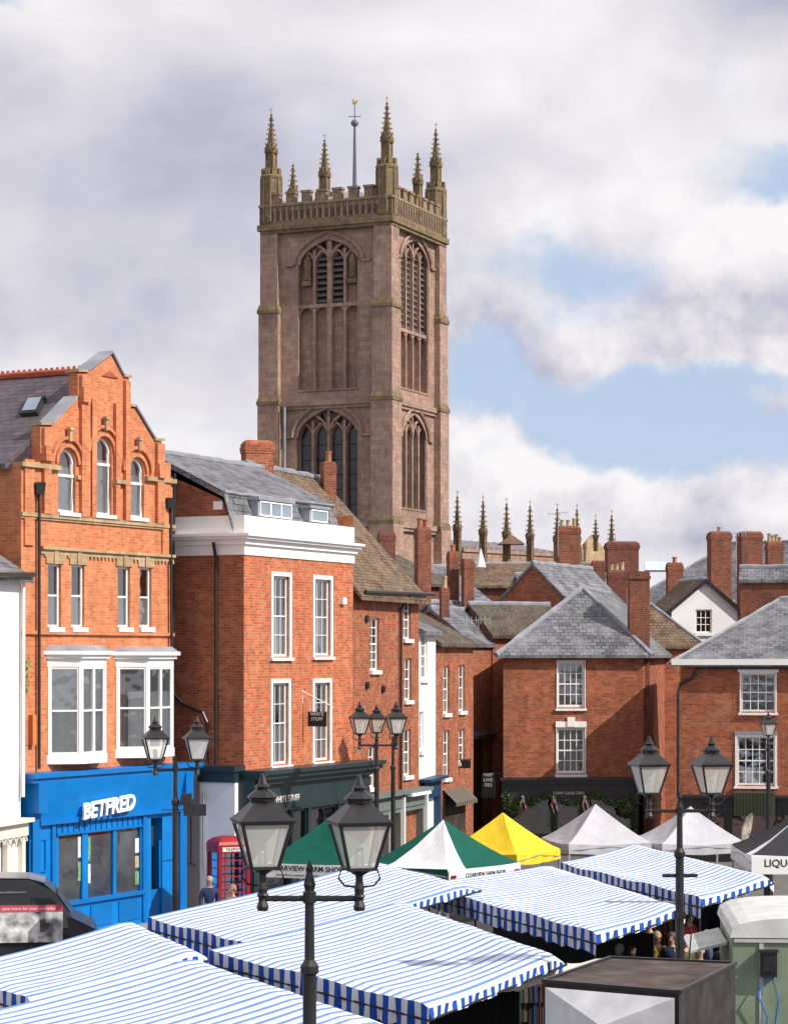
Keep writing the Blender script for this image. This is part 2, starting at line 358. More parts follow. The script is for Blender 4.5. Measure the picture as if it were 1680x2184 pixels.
# ------------------------------------------------------------ left brick gabled building with blue shop
fb=frp(45,60.5,368,66.6)
B=thing('shop_building',fb.pt(fb.L/2,0),'tall orange brick building with stepped gable, arched top windows and bright blue shopfront','building')
gp=[(50,985),(86,985),(86,908),(108,908),(160,850),(166,850),(166,795),(184,795),(236,756),(262,803),(275,806),(275,868),(287,870),(328,940),(345,941),(345,1014),(366,1020)]
outer=[(0.0,0.0),(fb.L,0.0)]+[fb.pix(*p) for p in gp[::-1]]
outer[2]=(fb.L,outer[2][1]); outer[-1]=(0.0,outer[-1][1])
AW=[(124,161,958,1093),(201,238,934,1098),(274,307,978,1104)]
MW=[(102,130,1203,1338),(152,180,1205,1338),(251,277,1209,1338),(298,323,1211,1338)]
aw=[fb.rect(*a) for a in AW]
mw=[fb.rect(*a) for a in MW]
holes=[arch(u0,u1,z0,z1-(u1-u0)/2,z1,90) for u0,u1,z0,z1 in aw]+[rc(*r) for r in mw]
m=MB(); wallface(m,fb,outer,holes)
zeL=outer[-1][1]; DP=11
m.poly([fb.pt(0,0,-DP),fb.pt(0,0,0),fb.pt(0,zeL,0),fb.pt(0,zeL,-DP)]); m.poly([fb.pt(fb.L,0,0),fb.pt(fb.L,0,-DP),fb.pt(fb.L,12.6,-DP),fb.pt(fb.L,12.6,0)])
m.poly([fb.pt(0,0,-DP),fb.pt(fb.L,0,-DP),fb.pt(fb.L,12.6,-DP),fb.pt(0,12.6,-DP)])
m.poly([fb.pt(u,z,-.3) for u,z in outer[2:]])
for a,b in zip(outer[2:],outer[3:]): m.poly([fb.pt(*a,0),fb.pt(*b,0),fb.pt(*b,-.3),fb.pt(*a,-.3)])
m.build('wall',[BR_OR,DARK],B)
um,zt=fb.pix(232,768)
t=MB(); zr=zt-.3
roof4(t,[fb.pt(-.25,zeL-.05,-.31),fb.pt(fb.L+.1,zeL-.35,-.31),fb.pt(fb.L+.1,zeL-.35,-DP-.2),fb.pt(-.25,zeL-.05,-DP-.2)],fb.pt(um,zr,-.31),fb.pt(um,zr,-DP-.2))
ro=t.build('roof',SLATE_P,B)
t=MB(); capline(t,fb.pt(um,zr+.04,-.3),fb.pt(um,zr+.04,-DP),.11)
for k in range(56):
    q=fb.pt(um,zr+.08,-.4-k*.19); t.box(q,(.12,.12,.13),0,top=.6)
t.build('ridge_tiles',RIDGE,ro)
def onslope(f,d,e=0):
    return fb.pt(-.25+(um+.25)*f,zeL-.05+(zr-zeL+.05)*f+e,-d)
nS=(onslope(1,0)-onslope(0,0)).cross(onslope(0,1)-onslope(0,0)).normalized()
def rayslope(px,py,e=0):
    d=V(((px-840)/F,1,-(py-1400)/F)); o_=V((0,0,HC)); t_=(onslope(0,0)-o_).dot(nS)/d.dot(nS); return o_+d*t_+V((0,0,e))
rw=[rayslope(*p) for p in ((45,890),(83,887),(100,852),(62,855))]
cc_=sum(rw,V((0,0,0)))/4
t=MB(); t.prism([p+V((0,0,.01)) for p in rw],V((-.05,-.02,.1))); sk=t.build('roof_window',BLACKM,ro)
t=MB(); t.poly([cc_+(p-cc_)*.78+V((-.06,-.02,.13)) for p in rw]); t.build('pane',plain('sky_glass',(.2,.26,.32),.08,.2,1,spec=.8),sk)
for a,b in [((84,906),(110,906)),((108,906),(162,849)),((164,793),(186,793)),((184,793),(237,753)),((237,753),(263,803)),((261,803),(278,805)),((275,866),(288,868)),((287,868),(330,939)),((327,939),(348,940))]:
    p=fb.pix(*a); q=fb.pix(*b); t=MB(); t.prism([fb.pt(p[0],p[1],.07),fb.pt(q[0],q[1],.07),fb.pt(q[0],q[1],-.4),fb.pt(p[0],p[1],-.4)],(0,0,.07)); t.build('coping',LEAD if abs(a[1]-b[1])>20 else BUFF,B)
z1=fb.pix(50,1092)[1]; z2=fb.pix(90,1165)[1]; z3=fb.pix(90,1346)[1]; ze1=fb.pix(60,988)[1]
one('string_course',BUFF,B,lambda t:(fb.box(t,-.05,fb.L+.05,z1-.1,z1,0,.09),fb.box(t,-.05,fb.L+.05,z1-.16,z1-.1,0,.05)))
def dent(t):
    fb.box(t,fb.U(85),fb.L,z2-.08,z2,0,.12); fb.box(t,fb.U(85),fb.L,z2-.2,z2-.08,0,.05)
    k=.1
    while k<fb.L:
        if k>fb.U(85): fb.box(t,k,k+.07,z2-.26,z2-.2,0,.05)
        k+=.17
one('string_course',BUFF,B,dent)
one('string_course',BR_OR,B,lambda t:fb.box(t,0,fb.L,z3-.09,z3,0,.08))
for (u0,u1,z0,zz) in mw: one('stone_lintel',BUFF,B,lambda t:(fb.box(t,u0-.1,u1+.1,zz+.01,zz+.3,0,.04),fb.box(t,(u0+u1)/2-.09,(u0+u1)/2+.09,zz+.005,zz+.36,.0,.08)))
for a,b,h0,h1,oo in ((-.1,fb.U(124),.1,-.02,.12),(fb.U(162),fb.U(180),.28,.17,.08),(fb.U(240),fb.U(262),.28,.17,.16),(fb.U(308),fb.L+.05,.1,-.02,.12)):
    one('impost_band',BUFF,B,lambda t:fb.box(t,a,b,ze1-h0,ze1-h1,0,oo))
for p0,p1,q0 in [(88,103,912),(168,186,800),(190,200,850),(241,250,860),(262,272,812),(330,345,945)]:
    a=fb.pix(p0,q0); b=fb.pix(p1,q0); one('brick_pilaster',BR_OR,B,lambda t:fb.box(t,a[0],b[0],z1,a[1],0,.11))
for (u0,u1,z0,zz) in aw:
    hw=(u1-u0)/2; c=(u0+u1)/2; zs=zz-hw
    for rr,oo,tw in ((hw+.1,.04,.07),(hw+.3,.1,.06)):
        one('brick_arch',BR_OR,B,lambda t:t.tube([fb.pt(c-rr*math.cos(R(a)),zs+rr*math.sin(R(a)),oo*.5) for a in range(0,181,12)],tw,4))
    one('keystone',BUFF,B,lambda t:(fb.box(t,c-.05,c+.05,zz+.2,zz+.5,.05,.15),fb.box(t,c-.09,c+.09,zz+.5,zz+.57,.05,.19)))
for px,py in [(92,975),(172,850),(334,1012)]:
    u,z=fb.pix(px,py); one('brick_corbel',BR_OR,B,lambda t:(fb.box(t,u-.12,u+.2,z-.1,z+.1,0,.2),fb.box(t,u-.08,u+.16,z+.1,z+.3,0,.16)))
for px in (60,352):
    u,z=fb.pix(px,1062); one('brick_pilaster',BR_OR,B,lambda t:fb.box(t,u-.2,u+.2,z2,z+1.0,0,.06))
a_,b_=fb.pix(205,803),fb.pix(262,806); one('gable_panel',RIDGE,B,lambda t:t.prism([fb.pt(a_[0]+.25,a_[1]+.05,.0),fb.pt(b_[0]-.25,a_[1]+.05,.0),fb.pt(um,zt-.3,.0)],fb.n*.04))
for i,(u0,u1,z0,zz) in enumerate(aw):
    w=MB(); hw=(u1-u0)/2; c=(u0+u1)/2; zs=zz-hw; r=hw-.03
    pts=[fb.pt(c-r,z0+.04,-.1)]+[fb.pt(c-r*math.cos(R(a)),zs+r*math.sin(R(a)),-.1) for a in range(0,181,12)]+[fb.pt(c+r,z0+.04,-.1),fb.pt(c-r,z0+.04,-.1)]
    w.tube(pts,.045,4); fb.box(w,u0,u1,zs-.35,zs-.28,-.14,-.06); o=w.build('arched_window',WHITE,B)
    gl=MB(); gl.poly([fb.pt(u,z,-.12) for u,z in arch(u0,u1,z0,zs,zz,90)]); gl.build('pane',GLASS,o)
    cu=MB(); fb.box(cu,u0,u1,z0,z0+(zz-z0)*.72,-.16,-.14); cu.build('blind',CURT,o)
    s=MB(); fb.box(s,u0-.08,u1+.08,z0-.1,z0,-.05,.13); s.build('sill',WHITE,o)
for r in mw: sash(fb,B,*r,cols=1,rows=2,curt=[(0,1,.0,.5),(0,.4,.5,1)])
def bay(p0,p1,q0,q1):
    o=.62; u0=fb.U(p0+12,0); u1=fb.U(p1-4,0); zb=fb.pix(p0+5,q1,o)[1]; zt_=fb.pix(p0+5,q0,o)[1]; c=.62
    pl=[(u0,0),(u0+c,o),(u1-c,o),(u1,0)]
    P3=[fb.pt(u,0,oo) for u,oo in pl]
    bm_=MB()
    ring=lambda z,e:[fb.pt(pl[0][0]-e,z,0),fb.pt(pl[1][0]-e*.6,z,o+e),fb.pt(pl[2][0]+e*.6,z,o+e),fb.pt(pl[3][0]+e,z,0)]
    for za,zb_,e in ((zt_-.42,zt_-.2,.02),(zt_-.2,zt_-.1,.1),(zt_-.1,zt_,.18)):
        bm_.hexa(ring(za,e),ring(zb_,e))
    root=bm_.build('bay_window',WHITE,B)
    l=MB(); l.hexa(ring(zb-.12,.04),ring(zb+.12,.04)); l.build('bay_base',WHITE,root)
    l=MB(); l.hexa(ring(zt_+.002,.14),ring(zt_+.14,-.02)); l.build('lead_roof',LEAD,root)
    for k in range(3):
        f=Fr((P3[k].x,P3[k].y),(P3[k+1].x,P3[k+1].y)); w=MB(); z0=zb+.12; zz=zt_-.42
        nw=2 if k==1 else 1; e=.06
        f.box(w,0,e,z0,zz,-.1,.02); f.box(w,f.L-e,f.L,z0,zz,-.1,.02)
        for j in range(nw):
            a=e+(f.L-2*e)*j/nw; b=e+(f.L-2*e)*(j+1)/nw
            if j: f.box(w,a-.05,a+.05,z0,zz,-.1,.021)
            f.box(w,a,b,z0,z0+.07,-.07,0); f.box(w,a,b,zz-.06,zz,-.07,0); f.box(w,a,b,(z0+zz)/2-.025,(z0+zz)/2+.025,-.07,0); f.box(w,a,a+.045,z0,zz,-.07,-.002); f.box(w,b-.045,b,z0,zz,-.07,-.002)
            fr_c=.98 if p0<150 else .7
            for q_ in range(8):
                ua=a+(b-a)*q_/8; ub=a+(b-a)*(q_+1)/8; d0=.07+.02*(q_%2); d1=.07+.02*((q_+1)%2)
                if p0<150 or q_>2: w.poly([f.pt(ua,z0,-d0),f.pt(ub,z0,-d1),f.pt(ub,z0+(zz-z0)*fr_c,-d1),f.pt(ua,z0+(zz-z0)*fr_c,-d0)],2)
            w.poly([f.pt(a,z0,-.04),f.pt(b,z0,-.04),f.pt(b,zz,-.04),f.pt(a,zz,-.04)],1)
        w.poly([f.pt(0,z0,-.3),f.pt(f.L,z0,-.3),f.pt(f.L,zz,-.3),f.pt(0,zz,-.3)],3)
        w.build('bay_sash',[WHITE,GLASS,CURT,DARK],root)
bay(90,218,1388,1625); bay(236,360,1390,1612)
fs=fb.off(.35,-.1,.1); L=fs.L
m=MB()
zf=fs.pix(70,1660)[1]
def su(px): return fs.U(px)
wins=[(su(125),su(176)),(su(188),su(242)),(su(248),su(300))]
door=(su(322),su(346))
hl=[rc(a,b,fs.pix(200,1915)[1],fs.pix(200,1775)[1]) for a,b in wins]+[rc(door[0],door[1],.15,fs.pix(330,1745)[1])]
wallface(m,fs,[(0,0),(L,0),(L,zf),(0,zf)],hl,depth=.3)
m.poly([fs.pt(0,0,-.35),fs.pt(0,0),fs.pt(0,zf),fs.pt(0,zf,-.35)]); m.poly([fs.pt(L,0),fs.pt(L,0,-.35),fs.pt(L,zf,-.35),fs.pt(L,zf)])
sf=m.build('shopfront',[BLUE,DARK],B)
t=MB()
fs.box(t,-.25,L+.45,zf,zf+.12,-.35,.35); fs.box(t,-.2,L+.4,zf-.12,zf,-.3,.27); t.build('cornice',BLUED,sf)
zft=zf-.12; zfb=fs.pix(160,1742)[1]
t=MB(); t.prism([fs.pt(.35,zfb,.06),fs.pt(.35,zft,.28),fs.pt(.35,zft,0),fs.pt(.35,zfb,0)],fs.u*(L-.7)); t.build('fascia',BLUE,sf)
t=MB(); fs.box(t,0.3,L-.3,zfb-.14,zfb,0,.14)
for u in (0.02,L-.36):
    fs.box(t,u,u+.34,0,zf-.9,0,.09); fs.box(t,u-.02,u+.36,zf-.9,zf-.12,0,.3)
fs.box(t,su(108),su(116),.2,zfb-.14,0,.06); fs.box(t,su(302),su(310),.2,zfb-.14,0,.06)
z_=hl[0][0][1]
fs.box(t,su(120),su(306),z_-.1,z_,0,.1)
for a,b in wins: fs.box(t,a+.1,b-.1,.28,z_-.2,0,.03)
zh=hl[0][2][1]
for k in range(16):
    u=su(120)+(su(305)-su(120))*k/16; fs.box(t,u,u+.03,zh+.05,zfb-.14,0,.03)
fs.box(t,su(120),su(306),zh,zh+.06,0,.05)
t.build('shop_trim',BLUED,sf)
for (a,b,qa,qb) in ((60,97,1862,1790),(60,97,1945,1880)):
    r=fs.rect(a,b,qb,qa); one('door_panel',BLUED,sf,lambda t:(fs.box(t,r[0],r[1],r[2],r[2]+.05,0,.04),fs.box(t,r[0],r[1],r[3]-.05,r[3],0,.04),fs.box(t,r[0],r[0]+.05,r[2]+.05,r[3]-.05,0,.04),fs.box(t,r[1]-.05,r[1],r[2]+.05,r[3]-.05,0,.04)))
for a,b in wins: t=MB(); t.poly([fs.pt(a,z_,-.05),fs.pt(b,z_,-.05),fs.pt(b,zh,-.05),fs.pt(a,zh,-.05)]); t.build('shop_glass',GLASS,sf)
t=MB(); fs.box(t,door[0],door[1],.15,1.0,-.1,-.06); fs.box(t,door[0],door[0]+.08,1,2.35,-.1,-.05); fs.box(t,door[1]-.08,door[1],1,2.35,-.1,-.05); t.build('door',BLUED,sf)
pm=[plain('poster_green',(.2,.36,.17),.5,.5,9),plain('poster_white',(.75,.75,.75),.5,.25,9),plain('poster_tan',(.5,.4,.25),.5,.4,9)]
for (px0,px1,q0,q1,mi) in [(169,175,1785,1830,1),(169,175,1838,1880,0),(189,196,1785,1838,0),(189,196,1843,1885,1),(291,299,1788,1820,1),(291,299,1826,1852,2),(291,299,1858,1888,0)]:
    a=fs.pix(px0,q1); b=fs.pix(px1,q0); t=MB(); t.poly([fs.pt(a[0],a[1],-.045),fs.pt(b[0],a[1],-.045),fs.pt(b[0],b[1],-.045),fs.pt(a[0],b[1],-.045)]); t.build('poster',pm[mi],sf)
for a,b in wins: t=MB(); t.poly([fs.pt(a,z_,-.08),fs.pt(b,z_,-.08),fs.pt(b,zh-.1,-.08),fs.pt(a,zh-.1,-.08)]); t.build('window_blind',plain('pale_blind',(.72,.8,.8),.7,.4,1.2),sf)
u,z=fs.pix(213,1722); text('shop_lettering','BETFRED',fs,u,z,.28,.58,WHITE,B,ext=.03,fat=.02,shear=.22,sx=1.03,tilt=.06)
def fpt(fr,px,py,o=.1): u,z=fr.pix(px,py); return fr.pt(u,z,o)
t=MB()
t.tube([fpt(fb,84,1030),fpt(fb,77,1050),fpt(fb,77,1640)],.045); t.box(fpt(fb,77,1050)-V((.0,0,.05)),(.22,.22,.3),.5,top=1.25); t.build('drainpipe',BLACK,B)
t=MB(); t.tube([fpt(fb,358,1065),fpt(fb,360,1395,.1)],.045); t.box(fpt(fb,356,1085),(.22,.22,.3),.5,top=1.25); t.build('drainpipe',BLACK,B)
t=MB(); fb.box(t,fb.U(60),fb.U(68),fb.pix(60,1590)[1],fb.pix(60,1525)[1],0,.15); t.build('alarm_box',plain('orange_box',(.6,.2,.06)),B)
# ------------------------------------------------------------ white painted building at far left
fl=frp(-120,55.8,44,60.0)
wl=block('white painted building with slate eaves at the left edge beside the orange brick gable',fl,7,fl.pix(40,1222)[1],fl.pix(40,1222)[1]+2.2,OFFW,SLATE,cat='building',name='shop_building',ov=.3,wins=[(-60,-25,1300,1440,2,4),(2,10,1790,1868,1,1)])
t=MB(); zc=fl.pix(40,1745)[1]; fl.box(t,0,fl.L+.1,zc-.1,zc,0,.35); fl.box(t,0,fl.L+.05,zc-.45,zc-.1,0,.2)
for k in range(5): fl.box(t,fl.L-.2-k*.9,fl.L-k*.9,0,zc-.45,0,.14)
for k in range(9):
    c=fl.pt(fl.L-.1-k*.35,zc-.6,.15); t.tube([c+fl.u*(.14*math.cos(R(a)))+V((0,0,.14*math.sin(R(a)))) for a in range(0,181,30)],.03,4)
t.build('shop_surround',CREAM,wl)
t=MB(); t.tube([fpt(fl,41,1235,.12),fpt(fl,40,1700,.12)],.05); t.build('drainpipe',WHITE,wl)
t=MB(); t.tube([fpt(fl,-60,1226,.38),fpt(fl,46,1226,.38)],.06); t.build('gutter',BLACK,wl)
t=MB()
for k in range(170):
    c=P(48+random.gauss(0,4),random.uniform(1405,1478),60.2)+fb.n*.1; s=.05
    a=V((random.uniform(-1,1),random.uniform(-1,1),random.uniform(-1,1))).normalized()*s; b=V((random.uniform(-1,1),random.uniform(-1,1),random.uniform(-1,1))).normalized()*s
    t.poly([c,c+a,c+a+b,c+b])
t.tube([P(46,1480,60.2)+fb.n*.03,P(48,1440,60.2)+fb.n*.05,P(50,1405,60.2)+fb.n*.05],.012,4)
tag(t.build('wall_plant',plain('bright_leaf',(.2,.32,.04),.6,.4,6)),'small green creeper growing from the brick at the edge of the white building','plant')
# ------------------------------------------------------------ brick corner building, white parapet
fw=frp(520,66.8,753,73.2)
Wb=thing('shop_building',fw.pt(0,0),'red brick corner building with white parapet cornice and dark teal shopfront','building')
fsd=fw.side_left(7)
zB=fw.pix(520,1183)[1]; zP=fw.pix(521,1099)[1]
WW=[(581,616,1229,1400),(670,704,1236,1398),(580,614,1457,1630),(669,702,1456,1622)]
wr=[fw.rect(*a) for a in WW]
m=MB(); wallface(m,fw,[(0,0),(fw.L,0),(fw.L,zB),(0,zB)],[rc(*r) for r in wr])
m.poly([fw.pt(fw.L,0),fw.pt(fw.L,0,-7),fw.pt(fw.L,zB+1.5,-7),fw.pt(fw.L,zB+1.5)]); m.poly([fw.pt(0,0,-7),fw.pt(fw.L,0,-7),fw.pt(fw.L,zB+1.5,-7),fw.pt(0,zB+1.5,-7)])
m.build('wall',[BR_RED,DARK],Wb)
zbr=Z(1050,67.1); zrd=Z(960,68.1)
m=MB(); zw=fsd.pix(450,1640)[1]
pr=[(7,zw),(7,zbr-.9),(6.5,zbr-.1),(4,zrd-.1),(.7,zbr-.2),(.35,zP-.4),(0,zP-.4),(0,zw)]
wallface(m,fsd,[(fsd.L-t_,z) for t_,z in pr[::-1]],[],mi=0)
sw=m.build('side_wall',[BR_OLD,DARK],Wb)
m=MB(); wallface(m,fsd,[(0,0),(fsd.L,0),(fsd.L,zw),(0,zw)],[]); m.build('painted_side_wall',OFFW,Wb)
for r in wr: sash(fw,Wb,*r,cols=3,rows=4,sur=.12,curt=[(0,1,.0,.5),(0,.28,.5,1),(.78,1,.5,1)],bw=.02)
def wrap(mb,z0,z1,o,back=.35):
    fw.box(mb,-o,fw.L+o*.6,z0,z1,-back,o); fsd.box(mb,fsd.L-3.0,fsd.L-back-.002,z0,z1,-back,o)
t=MB(); wrap(t,zB,zB+.3,.04); wrap(t,zB+.3,zB+.45,.12); wrap(t,zB+.45,zB+.53,.24); wrap(t,zB+.53,zB+.61,.32); t.build('cornice',WHITE,Wb)
t=MB(); wrap(t,zB+.61,zP,.03); t.build('parapet',WHITE,Wb)
t=MB(); q=fsd.pix(466,1078); fsd.box(t,q[0]-.15,q[0]+.15,q[1]-.12,q[1]+.12,0,.05); t.build('vent_panel',WHITE,Wb)
t=MB(); Lw=fw.L
def mp(u,tt,z): return fw.pt(u,z,-tt)
t.poly([mp(-.1,.3,zP-.35),mp(Lw,.3,zP-.35),mp(Lw,.75,zbr),mp(-.1,.6,zbr)]); t.poly([mp(-.1,.55,zbr),mp(Lw,.6,zbr),mp(Lw,3.2,zrd),mp(-.1,3.2,zrd)]); t.poly([mp(Lw,3.2,zrd),mp(-.1,3.2,zrd),mp(-.1,7.1,zbr-1),mp(Lw,7.1,zbr-1)])
for (ta,za,tb,zb_) in ((.3,zP-.35,.6,zbr),(.6,zbr,3.2,zrd)):
    t.poly([mp(-.1,ta,za),mp(-.1,tb,zb_),mp(-.1,tb,zb_-.15),mp(-.1,ta,za-.15)])
ro=t.build('roof',SLATE,Wb)
one('ridge_tiles',LEAD,ro,lambda t:capline(t,mp(-.1,3.2,zrd+.02),mp(Lw,3.2,zrd+.02),.09)); one('roof_break_flashing',LEAD,ro,lambda t:capline(t,mp(-.1,.58,zbr+.01),mp(Lw,.68,zbr+.01),.05))
for (p0,p1,q0,q1,n) in [(550,622,1070,1104,3),(660,698,1086,1114,1)]:
    f=fw.off(-.28); u0,u1,z0,z1_=f.rect(p0,p1,q0,q1); t=MB(); f.box(t,u0,u1,z0,z1_,-.6,0); f.box(t,u0-.08,u1+.08,z1_,z1_+.09,-.75,.08); d=t.build('dormer',LEAD,ro)
    for j in range(n):
        a=u0+.06+(u1-u0-.12)*j/n; b=u0+.06+(u1-u0-.12)*(j+1)/n; m=MB(); zz=z1_
        f.box(m,a,a+.035,z0,zz-.03,.0,.05); f.box(m,b-.035,b,z0,zz-.03,0,.05); f.box(m,a+.035,b-.035,z0,z0+.04,0,.048); f.box(m,a+.035,b-.035,zz-.07,zz-.03,0,.048)
        m.poly([f.pt(a+.035,z0+.04,.02),f.pt(b-.035,z0+.04,.02),f.pt(b-.035,zz-.07,.02),f.pt(a+.035,zz-.07,.02)],1); m.build('dormer_window',[WHITE,plain('sky_glass',(.2,.26,.32))],Wb)
chimney(Wb,508,590,940,75.3,11.5,BR_OLD,0,rz=.35,dep=.6)
fg=Fr((fw.pt(-.0,0,.45).x,fw.pt(0,0,.45).y),(fw.pt(Lw+.25,0,.45).x,fw.pt(Lw+.25,0,.45).y))
L=fg.L; zt_=fg.pix(560,1652)[1]; zf1=fg.pix(560,1730)[1]
m=MB(); hl=[rc(.45,1.9,.6,zf1-.15),rc(2.1,3.0,.1,zf1-.15),rc(3.2,5.0,.6,zf1-.15),rc(5.2,L-.35,.6,zf1-.15)]
wallface(m,fg,[(-.0,0),(L,0),(L,zt_),(0,zt_)],hl); m.poly([fg.pt(L,0),fg.pt(L,0,-.45),fg.pt(L,zt_,-.45),fg.pt(L,zt_)])
sf=m.build('shopfront',[GREEND,DARK],Wb)
t=MB(); fg.box(t,-.3,L+.4,zt_,zt_+.12,-.5,.4); fg.box(t,-.25,L+.35,zt_-.14,zt_,-.45,.3); fg.box(t,-.1,L+.1,zt_-.3,zt_-.14,-.02,.16); t.build('cornice',GREEND,sf)
t=MB()
for u in (.02,L-.3,1.92,3.02,5.02): fg.box(t,u,u+.16,0,zf1,0,.07)
fg.box(t,0,L,zf1-.06,zf1,0,.1); fg.box(t,-.3,.0,0.0,zt_-.14,-.5,.05)
t.build('shop_trim',GREEND,sf)
for h in hl: t=MB(); t.poly([fg.pt(u,z,-.06) for u,z in h]); t.build('shop_glass',GLASS,sf)
u,z=fg.pix(613,1704); text('shop_lettering','WHITE STUFF',fg,u-.1,z,.02,.27,CREAM,Wb,ext=.01)
t=MB(); fsd.box(t,fsd.L-1.15,fsd.L-.02,0,zw-.05,.01,.5); t.build('annexe_wall',OFFW,Wb)
t=MB(); fsd.box(t,fsd.L-1.25,fsd.L+.05,zw-.05,zw+.12,0,.62); fsd.box(t,fsd.L-1.2,fsd.L,zw-.35,zw-.05,.0,.56); t.build('annexe_cornice',GREEND,Wb)
t=MB(); t.tube([fpt(fsd,466,1158,.3),fpt(fsd,463,1190,.08),fpt(fsd,463,1640,.08)],.05); t.build('drainpipe',BLACK,Wb)
t=MB(); t.tube([fpt(fsd,376,1010,.1),fpt(fsd,373,1150,.1),fpt(fsd,370,1475,.1),fpt(fsd,392,1500,.1),fpt(fsd,436,1520,.1),fpt(fsd,445,1540,.1),fpt(fsd,446,1655,.1)],.055); t.build('drainpipe',BLACK,Wb)
for pts,r in (([(410,1665,.06),(410,1840,.06)],.02),([(380,1833,.06),(420,1845,.06)],.02),([(455,1690,.56),(455,1850,.56)],.03)):
    t=MB(); t.tube([fpt(fsd,*p) for p in pts],r); t.build('cable',STEEL,Wb)
t=MB(); q=fw.pix(728,1282); fw.box(t,q[0]-.12,q[0]+.14,q[1]-.1,q[1]+.1,0,.12); t.build('alarm_box',WHITE,Wb)
q=fw.pix(645,1475); S0=fw.pt(q[0],q[1],0)
fh=Fr((S0.x,S0.y),((S0+fw.n).x,(S0+fw.n).y))
zs0=fh.pix(676,1534)[1]; us=fh.U(657); ue=fh.U(696)
H=thing('hanging_sign',S0,'square black hanging sign with white lettering on a white bracket on the corner building','sign')
t=MB(); fh.box(t,us,ue,fh.pix(676,1550)[1],fh.pix(676,1518)[1],-.02,.02); t.build('sign_board',BLACKM,H)
t=MB(); t.tube([fh.pt(0,q[1],0),fh.pt(ue+.25,fh.pix(712,1509)[1],0)],.018); t.tube([fh.pt(0.0,q[1]-.35,0),fh.pt(0,q[1]+.05,0)],.018)
for uu in (us+.06,ue-.06): t.tube([fh.pt(uu,fh.pix(676,1518)[1],0),fh.pt(uu,fh.pix(676,1492)[1],0)],.008,4)
t.build('bracket',WHITE,H)
text('lettering','WHITE\nSTUFF',fh,(us+ue)/2,zs0+.07,.024,.145,WHITE,H,ext=.004)
# ------------------------------------------------------------ old brick building with tiled roof
f2=frp(754,73.4,893,79.5)
cu_={'curt':[(0,1,0,.5),(0,.3,.5,1)]}
b2=block('old red brick building with big sagging brown tiled roof next to the white parapet building',f2,7.2,f2.pix(840,1258)[1],Z(1030,82),BR_OLD,TILE,cat='building',name='brick_building',ov=.35,
 wins=[(789,808,1318,1430,2,6,cu_),(860,876,1281,1363,2,4,cu_),(862,877,1404,1494,2,4,cu_),(860,876,1556,1655,2,4,cu_),(785,800,1592,1680,2,4)])
chimney(b2,880,922,1125,88,9.5,BR_CH,2,POT)
chimney(b2,680,720,985,80,11.5,BR_CH,1,POT,rz=.45)
t=MB(); t.tube([fpt(f2,857,1268,.3),fpt(f2,850,1300,.08),fpt(f2,850,1690,.08)],.05); t.build('drainpipe',BLACK,b2)
t=MB(); t.tube([fpt(f2,757,1262,.35),fpt(f2,905,1268,.35)],.06); t.build('gutter',BLACK,b2)
for px,py in ((780,1320),(781,1462),(815,1470)):
    t=MB(); c=fpt(f2,px,py,.05); t.tube([c-f2.n*.05,c+f2.n*.03],.12,10); t.build('wall_tie',BLACK,b2)
fo=f2.off(.25); zt2=fo.pix(850,1695)[1]; m=MB()
wallface(m,fo,[(0,0),(fo.L,0),(fo.L,zt2),(0,zt2)],[rc(.4,2.6,.7,zt2-.6),rc(2.9,3.8,.1,zt2-.6),rc(4.2,fo.L-.3,.7,zt2-.6)]); fo.box(m,-.1,fo.L+.1,zt2,zt2+.12,-.25,.25); fo.box(m,0,fo.L,zt2-.45,zt2-.12,0,.05); m.build('shopfront',[plain('grey_green_paint',(.14,.17,.165)),DARK],b2)
t=MB(); fo.box(t,4.15,fo.L-.3,zt2-.1,zt2+.0,.05,.3); [fo.box(t,u,u+.12,0,zt2-.1,.0,.12) for u in (2.7,3.85,fo.L-.2)]; t.build('shop_trim',WHITE,b2)
f3=frp(893,79.6,929,82.6)
b3=block('narrow white painted house squeezed between two brick buildings',f3,5,f3.pix(910,1345)[1],f3.pix(910,1345)[1]+1.1,OFFW,SLATE,wins=[(897,911,1352,1448,2,4),(894,903,1518,1602,2,3)],ov=.25)
t=MB(); fo=f3.off(.2); zt3=fo.pix(910,1668)[1]; wallface(t,fo,[(0,0),(fo.L,0),(fo.L,zt3),(0,zt3)],[rc(.4,fo.L-.4,.7,zt3-.6)]); fo.box(t,-.1,fo.L+.1,zt3,zt3+.1,-.2,.25); t.build('shopfront',[BLUEP,DARK],b3)
f4=frp(930,82.8,1009,87)
b4=block('small red brick house with dark tiled roof and four sash windows in the lane',f4,7.5,f4.pix(970,1370)[1],Z(1262,87),BR_OLD,TILE_D,wins=[(945,958,1420,1522,2,4,cu_),(978,991,1418,1517,2,4,cu_),(945,958,1558,1660,2,4,cu_),(978,991,1555,1626,2,4)],ov=.25)
chimney(b4,935,960,1252,90,9,BR_CH,1,POTB)
zt4=f4.pix(965,1682)[1]; a,b=f4.U(943),f4.U(990)
aw_=MB(); L4=b-a
aw_.poly([f4.pt(a,zt4,0.02),f4.pt(b,zt4,.02),f4.pt(b,zt4-.45,.5),f4.pt(a,zt4-.45,.5)],0,[(0,0),(L4,0),(L4,1),(0,1)])
aw_.poly([f4.pt(a,zt4-.45,.5),f4.pt(b,zt4-.45,.5),f4.pt(b,zt4-.58,.5),f4.pt(a,zt4-.58,.5)],0,[(0,0),(L4,0),(L4,1),(0,1)]); aw_.build('awning',STR_AWN,b4)
t=MB(); f4.box(t,a,b,.1,zt4-.3,.0,.05); t.build('shop_window',WARMD,b4)
